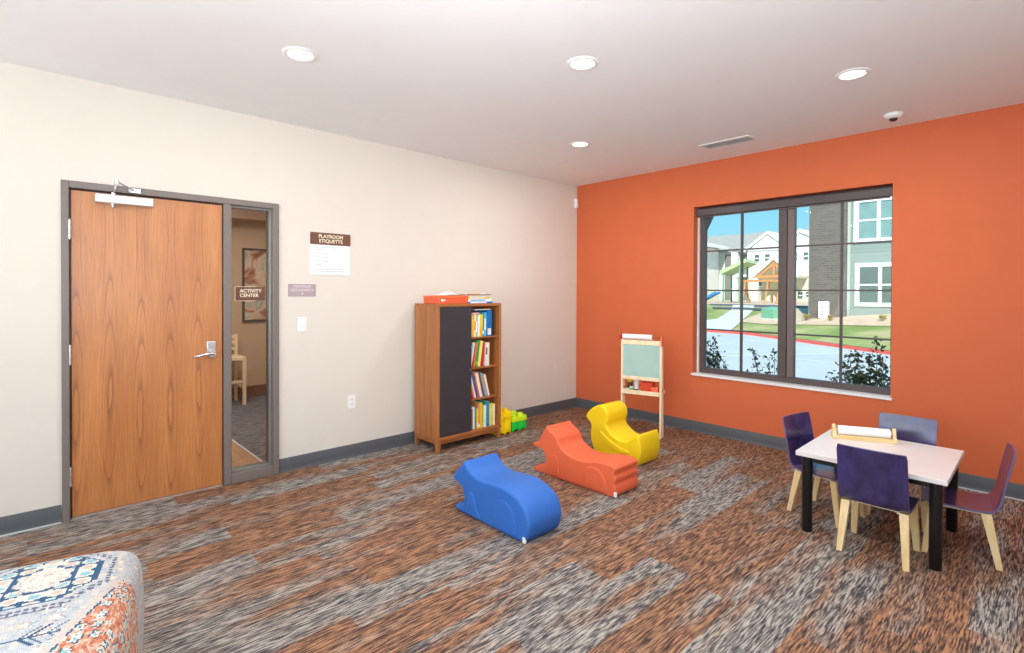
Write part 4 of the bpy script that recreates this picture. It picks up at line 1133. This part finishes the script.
# curved footpath
mb = MB(); L_ = [(-16, 15.28), (-14, 16.2), (-6.95, 17.0), (-6.6, 17.6), (-6.85, 18.8), (-7.1, 20.0), (-7.9, 22)]; R_ = [(-4.95, 15.28), (-5.15, 16.2), (-5.4, 17.2), (-5.5, 17.6), (-5.75, 18.8), (-6.05, 20.0), (-6.8, 22)]
vs = [(mb.bm.verts.new((a[0], a[1], gh(*a) + 0.03)), mb.bm.verts.new((b[0], b[1], gh(*b) + 0.03))) for a, b in zip(L_, R_)]
for p, q in zip(vs[:-1], vs[1:]): mb.bm.faces.new((p[0], p[1], q[1], q[0]))
struct(mb.build('footpath', M['walk']), 'pale concrete footpath curving across the lawn')
mb = MB(); mb.quad([(-8.2, 20.4, gh(-8.2, 20.4) + .04), (-4.6, 20.1, gh(-4.6, 20.1) + .04), (-4.0, 22.6, .80), (-9.6, 22.9, .80)]); struct(mb.build('footpath', M['dkgrey'], smooth=False), 'dark grey strip before the playground')  # flat dark grey quad laid just above the lawn
mb = MB(); mb.quad([(-30, 22.8, .765), (-4.2, 22.6, .765), (-6, 38, .765), (-30, 38, .765)]); struct(mb.build('playground_surface', M['mulch'], smooth=False), 'tan mulch ground under the playground')

# siding wall material
def siding(name, c, pitch=0.14, rough=0.7, vertical=False):
    m = bpy.data.materials.new(name); m.use_nodes = True
    t = NT(m); sx = t.add('ShaderNodeSeparateXYZ', inp={0: t.obj()})
    fr = t.math('FRACT', t.math('DIVIDE', sx.outputs[0 if vertical else 2], pitch))
    ln = t.math('LESS_THAN', fr, 0.09)
    b = t.n['Principled BSDF']; col = lin(c)
    t.l.new(t.mix(ln, col, tuple(x * 0.72 for x in col[:3]) + (1,)), b.inputs['Base Color']); b.inputs['Roughness'].default_value = rough
    t.l.new(t.bump(fr, 0.4, 0.01), b.inputs['Normal'])
    return m
def brickm(name, c1, c2, c3, sc_=1.0):
    m = bpy.data.materials.new(name); m.use_nodes = True
    t = NT(m); b = t.n['Principled BSDF']
    mp = t.add('ShaderNodeMapping', inp={'Vector': t.obj(), 'Rotation': (PI / 2, 0, 0)})
    br = t.add('ShaderNodeTexBrick', inp={'Vector': mp.outputs[0], 'Color1': lin(c1), 'Color2': lin(c2), 'Mortar': lin(c3), 'Scale': sc_, 'Mortar Size': 0.012, 'Brick Width': 0.26, 'Row Height': 0.09})
    t.l.new(br.outputs['Color'], b.inputs['Base Color']); b.inputs['Roughness'].default_value = 0.85
    return m
SG = siding('grey_green_siding', (146, 160, 152)); SB = brickm('grey_brown_brick', (116, 108, 99), (100, 92, 86), (124, 117, 109))
SW = siding('white_siding', (236, 234, 228), 0.2); ROOF = mat('grey_shingle', (172, 166, 152), 0.9, var=0.08, vscale=3); STONE = mat('cream_stone', (232, 222, 200), 0.9, var=0.1, vscale=2.5)
WT = mat('bright_white_trim', (248, 248, 246), 0.5, var=0.0); GLZ = mat('dark_window_pane', (96, 112, 100), 0.12, spec=0.8, var=0.15, vscale=1.5); TEAL = mat('teal_curtain', (124, 158, 156), 0.7, var=0.1, vscale=3)
TIM = mat('orange_timber', (214, 146, 92), 0.6, var=0.06); SHD = mat('grey_porch_recess', (130, 130, 124), 0.8)
def window_unit(parent, x0, x1, y, z0, z1, glass, casing=0.10, split=None, cross=True, name='window'):
    """casing frame proud of wall plane y (wall faces -y), pane and rails"""
    mb = MB(); c_ = casing
    mb.box(x0 - c_, x1 + c_, y - 0.05, y, z1, z1 + c_); mb.box(x0 - c_, x1 + c_, y - 0.05, y, z0 - c_, z0); mb.box(x0 - c_, x0, y - 0.05, y, z0, z1); mb.box(x1, x1 + c_, y - 0.05, y, z0, z1)
    for s_ in (split or []): mb.box(s_ - 0.055, s_ + 0.055, y - 0.045, y, z0, z1)
    if cross: mb.box(x0, x1, y - 0.035, y, (z0 + z1) / 2 - 0.03, (z0 + z1) / 2 + 0.03)
    o = mb.build(name, WT, parent, smooth=False, merge=False)
    mb = MB(); mb.box(x0, x1, y - 0.012, y - 0.002, z0, z1); mb.build('pane', glass, o, smooth=False)
    return o
gx, gy = -1.69, 18.0
hs = thing('grey_house', 'grey sided two storey house with brown brick wing and white windows, right of the view', 'house', (0, 0, 0))
mb = MB(); mb.box(gx, 7.5, gy, gy + 8, 0.2, 7.2); mb.build('siding_wall', SG, hs, smooth=False)
mb = MB(); mb.box(-2.96, gx - 0.001, gy - 0.25, gy + 6, 0.2, 5.35); mb.build('brick_wall', SB, hs, smooth=False)
mb = MB(); mb.box(-2.96, -2.92, gy - 0.28, gy - 0.22, 0.3, 5.3); mb.build('corner_board', SHD, hs)
mb = MB(); mb.prism([(-3.1, 5.3), (gx + 0.05, 5.3), (gx + 0.05, 5.9), (-2.8, 5.75)], 'y', gy - 0.45, gy + 6); mb.build('porch_roof', ROOF, hs)
mb = MB(); mb.box(gx - 0.02, gx + 0.09, gy - 0.03, gy - 0.001, 0.3, 7.1); mb.build('corner_board', siding('pale_corner', (190, 200, 190), 9), hs)
mb = MB(); mb.prism([(gy - 0.5, 7.1), (gy + 8.5, 7.1), (gy + 4, 9.8)], 'x', gx - 0.4, 8); mb.build('roof', ROOF, hs)
o = window_unit(hs, -1.33, -0.05, gy, 3.46, 4.82, TEAL, 0.16, [-0.70]); o['label'] = 'upper window with teal curtains'
o = window_unit(hs, -1.29, -0.02, gy, 1.07, 2.40, GLZ, 0.14, [-0.64])
window_unit(hs, 1.6, 2.9, gy, 3.46, 4.82, GLZ, 0.16, [2.25]); window_unit(hs, 1.6, 2.9, gy, 1.07, 2.40, GLZ, 0.14, [2.25])
ub = thing('utility_cabinet', 'white utility cabinet against the brown brick wall', 'utility box', (-2.37, 17.6, gh(-2.37, 17.6) + 0.02))
mb = MB(); mb.box(-0.17, 0.17, -0.12, 0.12, 0, 0.66); mb.build('cabinet_body', WT, ub, bevel=0.02)
mb = MB()
for z_ in (0.14, 0.24, 0.42, 0.5): mb.box(-0.07, 0.02, -0.125, -0.12, z_, z_ + 0.05)
mb.build('label_plate', mat('grey_label', (150, 156, 156), 0.5), ub, merge=False)
tf = thing('transformer_box', 'pale green transformer box standing on the lawn', 'utility box', (-4.38, 18.1, gh(-4.38, 18.1) - 0.02), math.radians(-32))
GRN = mat('pale_green_metal', (128, 186, 148), 0.5, var=0.04)
mb = MB(); mb.box(-0.42, 0.42, -0.36, 0.36, 0.0, 0.08); mb.build('concrete_pad', M['walk'], tf)
mb = MB(); mb.prism([(-0.33, 0.08), (0.33, 0.08), (0.33, 0.52), (0.1, 0.56), (-0.35, 0.46)], 'x', -0.38, 0.38); mb.build('steel_housing', GRN, tf, bevel=0.01)
# distant white apartment house
ap = thing('white_house', 'white two storey house with gables and a grey roof, middle of the view', 'house', (0, 0, 0))
mb = MB(); mb.box(-17.6, -7.5, 40.4, 50, 0.6, 5.0); mb.box(-14.75, -11.45, 40.0, 40.4, 3.2, 5.0); mb.box(-11.4, -7.5, 39.8, 40.4, 3.2, 5.2); mb.build('siding_wall', SW, ap, smooth=False, merge=False)
mb = MB(); mb.box(-14.75, -11.45, 39.95, 40.4, 0.6, 3.2); mb.box(-11.4, -7.5, 39.75, 40.4, 0.6, 3.2); mb.build('stone_wall', STONE, ap, smooth=False, merge=False)
mb = MB(); mb.box(-16.85, -16.2, 40.33, 40.395, 0.8, 4.75); mb.build('porch_recess', SHD, ap, smooth=False)
mb = MB(); mb.box(-15.55, -14.8, 40.33, 40.395, 0.8, 4.75); mb.build('porch_recess', SHD, ap, smooth=False)
mb = MB(); mb.box(-15.6, -14.8, 39.9, 40.3, 2.75, 2.95); mb.box(-16.15, -15.6, 40.0, 40.39, 0.7, 4.9); mb.build('porch_trim', WT, ap, smooth=False, merge=False)
mb = MB(); mb.prism([(40.0, 4.95), (50.4, 4.95), (46, 7.1)], 'x', -22, -7.2); mb.build('roof', ROOF, ap, smooth=False)
def gable(x0, x1, xc, z0, z1, y):
    mb = MB(); mb.prism([(x0, z0), (x1, z0), (xc, z1)], 'y', y, y + 4); g = mb.build('gable', SW, ap, smooth=False)
    mb = MB(); w_ = 0.22
    for a, b in ((x0, xc), (x1, xc)):
        s_ = -1 if a < b else 1
        mb.loft([[(a + s_ * 0.25, y - 0.15, z0 - 0.12), (a + s_ * 0.25, y - 0.15, z0 + w_ - 0.1), (a + s_ * 0.25, y + 4, z0 + w_ - 0.1), (a + s_ * 0.25, y + 4, z0 - 0.12)],
                 [(b, y - 0.15, z1 - 0.02), (b, y - 0.15, z1 + w_), (b, y + 4, z1 + w_), (b, y + 4, z1 - 0.02)]])
    mb.build('bargeboard', WT, g, smooth=False, merge=False)
gable(-14.75, -11.4, -13.05, 4.95, 6.3, 39.9); gable(-11.5, -8.6, -10.55, 5.2, 6.25, 39.7)
for x0, x1, z0, z1, y in ((-14.15, -13.75, 4.0, 4.6, 40.0), (-13.3, -12.9, 4.0, 4.6, 40.0), (-12.15, -11.8, 3.9, 4.7, 40.4), (-11.0, -10.75, 4.0, 4.6, 39.8), (-10.3, -9.95, 4.0, 4.6, 39.8), (-14.2, -13.5, 2.0, 2.9, 39.95), (-10.9, -10.3, 0.95, 1.5, 39.75), (-10.1, -9.8, 1.1, 1.5, 39.75)):
    window_unit(ap, x0, x1, y, z0, z1, GLZ, 0.07, None, True)
# small timber porch in front
pc = thing('timber_porch', 'small gabled porch with orange timber truss before the white house', 'porch', (0, 0, 0))
mb = MB(); mb.prism([(-13.6, 2.75), (-13.4, 2.55), (-11.75, 4.0), (-10.1, 2.55), (-9.9, 2.75), (-11.75, 4.3)], 'y', 37.6, 39.7); mb.build('porch_roof', WT, pc, smooth=False)
mb = MB(); mb.prism([(-13.2, 2.6), (-10.3, 2.6), (-10.3, 2.8), (-13.2, 2.8)], 'y', 37.7, 37.85); mb.prism([(-11.83, 2.8), (-11.67, 2.8), (-11.67, 3.95), (-11.83, 3.95)], 'y', 37.7, 37.85)
mb.prism([(-12.9, 2.8), (-12.7, 2.8), (-11.85, 3.5), (-11.85, 3.75)], 'y', 37.7, 37.85); mb.prism([(-10.6, 2.8), (-10.8, 2.8), (-11.65, 3.5), (-11.65, 3.75)], 'y', 37.7, 37.85); mb.build('timber_truss', TIM, pc, smooth=False, merge=False)
for x_ in (-13.1, -10.4):
    mb = MB(); mb.box(x_ - 0.14, x_ + 0.14, 37.65, 37.95, 1.6, 2.6); mb.build('post', WT, pc, smooth=False)
    mb = MB(); mb.box(x_ - 0.28, x_ + 0.28, 37.5, 38.1, 0.7, 1.6); mb.build('stone_pier', STONE, pc, smooth=False)
# left house with two roof levels
lh = thing('cream_house', 'cream house with tan lower roof at the left edge of the view', 'house', (0, 0, 0))
mb = MB(); mb.box(-26, -17.2, 36.5, 39.9, 0.6, 5.3); mb.build('upper_wall', SW, lh, smooth=False)
mb = MB(); mb.box(-26, -16.6, 35.6, 36.5, 0.6, 3.4); mb.build('stone_wall', STONE, lh, smooth=False)
mb = MB(); mb.loft([[(-26, 35.2, 3.35), (-16.3, 35.2, 3.35), (-16.3, 35.2, 3.5), (-26, 35.2, 3.5)], [(-26, 36.5, 4.5), (-16.9, 36.5, 4.5), (-16.9, 36.5, 4.7), (-26, 36.5, 4.7)]]); mb.build('lower_roof', mat('tan_shingle', (190, 176, 148), 0.9), lh, smooth=False)
mb = MB(); mb.box(-26, -16.2, 35.15, 35.25, 3.2, 3.38); mb.box(-26, -17.0, 35.0, 35.6, 2.4, 2.6); mb.build('fascia', WT, lh, smooth=False, merge=False)
mb = MB(); mb.prism([(-19.8, 6.3), (-16.4, 5.4), (-16.4, 5.2), (-19.8, 6.05)], 'y', 36.2, 40); mb.prism([(-26, 4.9), (-19.8, 6.3), (-19.8, 6.05), (-26, 4.7)], 'y', 36.2, 40); mb.build('upper_roof', WT, lh, smooth=False, merge=False)
mb = MB(); mb.prism([(-26, 5.25), (-17.2, 5.25), (-17.2, 5.35), (-19.8, 6.05)], 'y', 36.6, 39.8); mb.build('gable_wall', SW, lh, smooth=False)
for x0, x1, z0, z1 in ((-18.6, -17.6, 0.7, 2.2), (-17.4, -17.0, 2.6, 3.2)):
    mb = MB(); mb.box(x0, x1, 35.56, 35.6, z0, z1); o = mb.build('garage_door' if z0 < 1 else 'window', WT, lh, smooth=False)
# playground
pg = thing('play_structure', 'playground frame with green slanted canopy and orange beam', 'playground', (-10.3, 29, 0.765))
mb = MB(); mb.quad([(-1.35, -0.7, 2.05), (0.35, -0.7, 2.80), (0.35, 0.9, 2.70), (-1.35, 0.9, 1.95)]); o = mb.build('canopy', mat('lime_canopy', (190, 216, 156), 0.6), pg, smooth=False); so = o.modifiers.new('s', 'SOLIDIFY'); so.thickness = 0.22
for x_, h_ in ((-1.1, 2.1), (-0.05, 2.55)):
    for y_ in (-0.6, 0.6):
        mb = MB(); mb.tube([(x_, y_, 0), (x_, y_, h_)], 0.06, 8); mb.build('post', mat('green_post', (120, 170, 140), 0.5), pg)
mb = MB(); mb.box(-1.2, 0.0, -0.6, 0.6, 0.72, 0.80); mb.build('deck', mat('teal_deck', (70, 120, 120), 0.6), pg)
mb = MB(); mb.box(-0.15, 2.35, -0.06, 0.06, 1.34, 1.48); mb.build('swing_beam', TIM, pg)
for x_ in (0.1, 1.5, 2.2):
    mb = MB(); mb.tube([(x_, -0.6, 0), (x_, 0, 1.38), (x_, 0.6, 0)], 0.06, 8); mb.build('beam_leg', TIM, pg)
sl = MB(); prof = [(-0.9, 0.0), (-0.72, 0.10), (-0.3, 0.32), (0.05, 0.52), (0.22, 0.56)]
sl.loft([[(a, -0.32, b), (a, -0.32, b + 0.16), (a, -0.27, b + 0.16), (a, -0.27, b + 0.04), (a, 0.27, b + 0.04), (a, 0.27, b + 0.16), (a, 0.32, b + 0.16), (a, 0.32, b)] for a, b in prof])
o = sl.build('play_slide', mat('bright_blue_plastic', (50, 140, 210), 0.4), None); o.location = (-11.95, 28.4, 0.78); tag(o, 'bright blue slide at the left of the playground', 'slide')
# window corner brace of the porch outside
mb = MB(); mb.prism([(1.05, 2.40), (1.46, 2.40), (1.46, 2.30), (1.35, 2.08), (1.28, 2.08), (1.28, 2.30), (1.05, 2.30)], 'y', 0.55, 0.66)
struct(mb.build('trim_5', M['win'], bevel=0.004), 'brown bracket outside the top left corner of the window')

# shrubs
LEAF = mat('dark_green_leaf', (84, 96, 66), 0.5, var=0.2, vscale=12); STEM = mat('shrub_stem', (92, 74, 60), 0.8)
TWL = mat('dry_shrub_leaf', (176, 160, 90), 0.8, var=0.15, vscale=9)
def shrub(x, y, z, w, h, n, label, leaf=0.022, seed=1, lm=None, ns=14):
    rd = random.Random(seed)
    s = thing('shrub', label, 'shrub', (x, y, z))
    lf = MB(); st = MB()
    for k in range(ns):
        a = rd.uniform(0, 2 * PI); r = rd.uniform(0.15, 1.0) * w / 2; hh = h * rd.uniform(0.62, 1.0) * (1 - 0.25 * (r / (w / 2)) ** 2)
        p0 = Vector((rd.uniform(-.03, .03) * w, rd.uniform(-.03, .03) * w, 0)); p2 = Vector((r * math.cos(a), r * math.sin(a), hh)); p1 = (p0 + p2) / 2 + Vector((rd.uniform(-.1, .1) * w, rd.uniform(-.1, .1) * w, 0.08 * h))
        path = [p0.lerp(p1, t_).lerp(p1.lerp(p2, t_), t_) for t_ in (0, .25, .5, .75, 1)]
        st.tube([tuple(q) for q in path], [0.006, 0.005, 0.004, 0.003, 0.0015], 5)
        for q in range(n // ns):
            t_ = rd.uniform(0.18, 1.0) ** 0.8
            c_ = p0.lerp(p1, t_).lerp(p1.lerp(p2, t_), t_) + Vector((rd.gauss(0, leaf * 1.1), rd.gauss(0, leaf * 1.1), rd.gauss(0, leaf)))
            d = Vector((rd.uniform(-1, 1), rd.uniform(-1, 1), rd.uniform(-0.2, 1))).normalized(); e = d.cross(Vector((rd.uniform(-1, 1), rd.uniform(-1, 1), rd.uniform(-1, 1)))).normalized()
            l_ = leaf * rd.uniform(0.7, 1.3); nn = d.cross(e) * l_ * 0.18
            a_ = c_ - d * l_; b_ = c_ + d * l_
            lf.quad([a_, c_ + e * l_ * .5 + nn, b_, c_]); lf.quad([a_, c_, b_, c_ - e * l_ * .5 + nn])
    lf.build('foliage', lm or LEAF, s, smooth=False, merge=False); st.build('stems', STEM, s, merge=False)
shrub(1.30, 0.95, -0.16, 0.46, 1.08, 800, 'dark leafy shrub outside the lower left corner of the window', leaf=0.026, seed=4)
shrub(1.98, 0.95, -0.16, 0.70, 1.04, 700, 'loose dark shrub outside the window, left of the mullion', leaf=0.026, seed=9, ns=16)
shrub(2.87, 0.90, -0.16, 0.64, 1.20, 1300, 'largest dark leafy shrub outside the lower right of the window', leaf=0.027, seed=12, ns=20)
for k, (x, y, w_, h_, lab) in enumerate(((-2.9, 17.3, 0.32, 0.30, 'small dry shrub in the mulch left of the utility cabinet'), (-1.98, 17.0, 0.32, 0.22, 'small dry shrub in the mulch right of the utility cabinet'), (-0.25, 16.5, 0.3, 0.24, 'small dry shrub in the mulch below the grey house windows'))):
    shrub(x, y, gh(x, y) + 0.02, w_, h_, 160, lab, 0.03, 30 + k, TWL, 10)

# roof mass over the room, keeps sun off the shrubs
mb = MB(); mb.box(-4.2, XR + 0.8, YB - 0.8, 0.75, H + 0.13, H + 0.3); mb.box(-4.2, XR + 0.8, YB - 0.8, 0.3, H + 0.3, 3.9)
struct(mb.build('roof_slab', M['whitep'], smooth=False, merge=False))
mb = MB(); mb.box(-4.2, -3.46, YB, 0.2, -0.2, 2.86); mb.box(-3.46, -0.151, 0.0, 0.2, -0.2, 2.86); struct(mb.build('wall_outer', M['wall'], smooth=False, merge=False))

# ================================================================== world, sun, lamps
wd = bpy.data.worlds.new('World'); scene.world = wd; wd.use_nodes = True
wt = wd.node_tree; bg = wt.nodes['Background']
tc = wt.nodes.new('ShaderNodeTexCoord'); sp = wt.nodes.new('ShaderNodeSeparateXYZ'); wt.links.new(tc.outputs['Generated'], sp.inputs[0])
rp = wt.nodes.new('ShaderNodeValToRGB'); wt.links.new(sp.outputs[2], rp.inputs[0])
els = rp.color_ramp.elements
els[0].position = 0.0; els[0].color = lin((190, 228, 244)); els[1].position = 0.5; els[1].color = lin((84, 170, 232))
e_ = els.new(0.10); e_.color = lin((150, 218, 246)); e_ = els.new(0.24); e_.color = lin((112, 202, 244))
wt.links.new(rp.outputs[0], bg.inputs['Color']); bg.inputs['Strength'].default_value = 1.2

def light(name, kind, loc, rot, energy, color=(1, 1, 1), **kw):
    l = bpy.data.lights.new(name, kind); l.energy = energy; l.color = color
    for k, v_ in kw.items(): setattr(l, k, v_)
    o = bpy.data.objects.new(name, l); COL.objects.link(o); o.location = loc; o.rotation_euler = rot
    return o
light('sun', 'SUN', (0, -20, 30), (math.radians(48), 0, math.radians(24)), 5.6, (1.0, 0.96, 0.9), angle=0.01)
# added area fills standing in two assumed wall openings, tinted like daylight
light('right_opening_fill', 'AREA', (XR + 0.02, (RW[0] + RW[1]) / 2, (RW[2] + RW[3]) / 2), (math.radians(132), 0, math.radians(90)), 30, (0.92, 0.97, 1.0), shape='RECTANGLE', size=RW[1] - RW[0], size_y=RW[3] - RW[2])
light('front_opening_fill', 'AREA', ((BW[0] + BW[1]) / 2, YB - 0.02, (BW[2] + BW[3]) / 2), (math.radians(125), 0, 0), 122, (0.92, 0.97, 1.0), shape='RECTANGLE', size=BW[1] - BW[0], size_y=BW[3] - BW[2])
# added area fill aimed up at the ceiling, stands in for a bounced flash
fd = (Vector((2.7, -3.7, 2.74)) - Vector((4.55, -5.35, 1.55))).to_track_quat('-Z', 'Y').to_euler()
light('ceiling_fill', 'AREA', (4.55, -5.35, 1.55), fd, 40, (0.93, 0.97, 1.0), shape='DISK', size=0.35, spread=math.radians(100))
for k, (x, y) in enumerate(LAMPS):
    light('downlight_lamp', 'AREA', (x, y, H - 0.012), (0, 0, 0), (15 if y > -3 else 8) if x < 4 else 8, (1.0, 0.97, 0.93), shape='DISK', size=0.11)
light('far_room_lamp', 'AREA', (-1.6, -3.6, 2.58), (0, 0, 0), 60, (1.0, 0.95, 0.9), shape='SQUARE', size=0.8)

# ================================================================== camera
f_px, sy_, pit, rol, yaw, cxx, cyy, czz = 524.4803, -29.58, 0.0100836, -0.0040475, -0.8201277, 4.2299, -5.0455, 1.42635
fw = Vector((math.sin(yaw) * math.cos(pit), math.cos(yaw) * math.cos(pit), -math.sin(pit)))
rt = Vector((math.cos(yaw), -math.sin(yaw), 0)); up = rt.cross(fw)
r2 = rt * math.cos(rol) - up * math.sin(rol); u2 = rt * math.sin(rol) + up * math.cos(rol)
cam = bpy.data.cameras.new('Camera'); co = bpy.data.objects.new('Camera', cam); COL.objects.link(co)
co.matrix_world = Matrix(((r2.x, u2.x, -fw.x, cxx), (r2.y, u2.y, -fw.y, cyy), (r2.z, u2.z, -fw.z, czz), (0, 0, 0, 1)))
cam.sensor_width = 36.0; cam.sensor_fit = 'HORIZONTAL'; cam.lens = f_px / 1024 * 36.0; cam.shift_y = sy_ / 1024.0
cam.clip_start = 0.05; cam.clip_end = 300
scene.camera = co
scene.view_settings.view_transform = 'Standard'; scene.view_settings.look = 'None'
scene.view_settings.exposure = 0.0; scene.view_settings.gamma = 1.0; scene.view_settings.use_curve_mapping = False
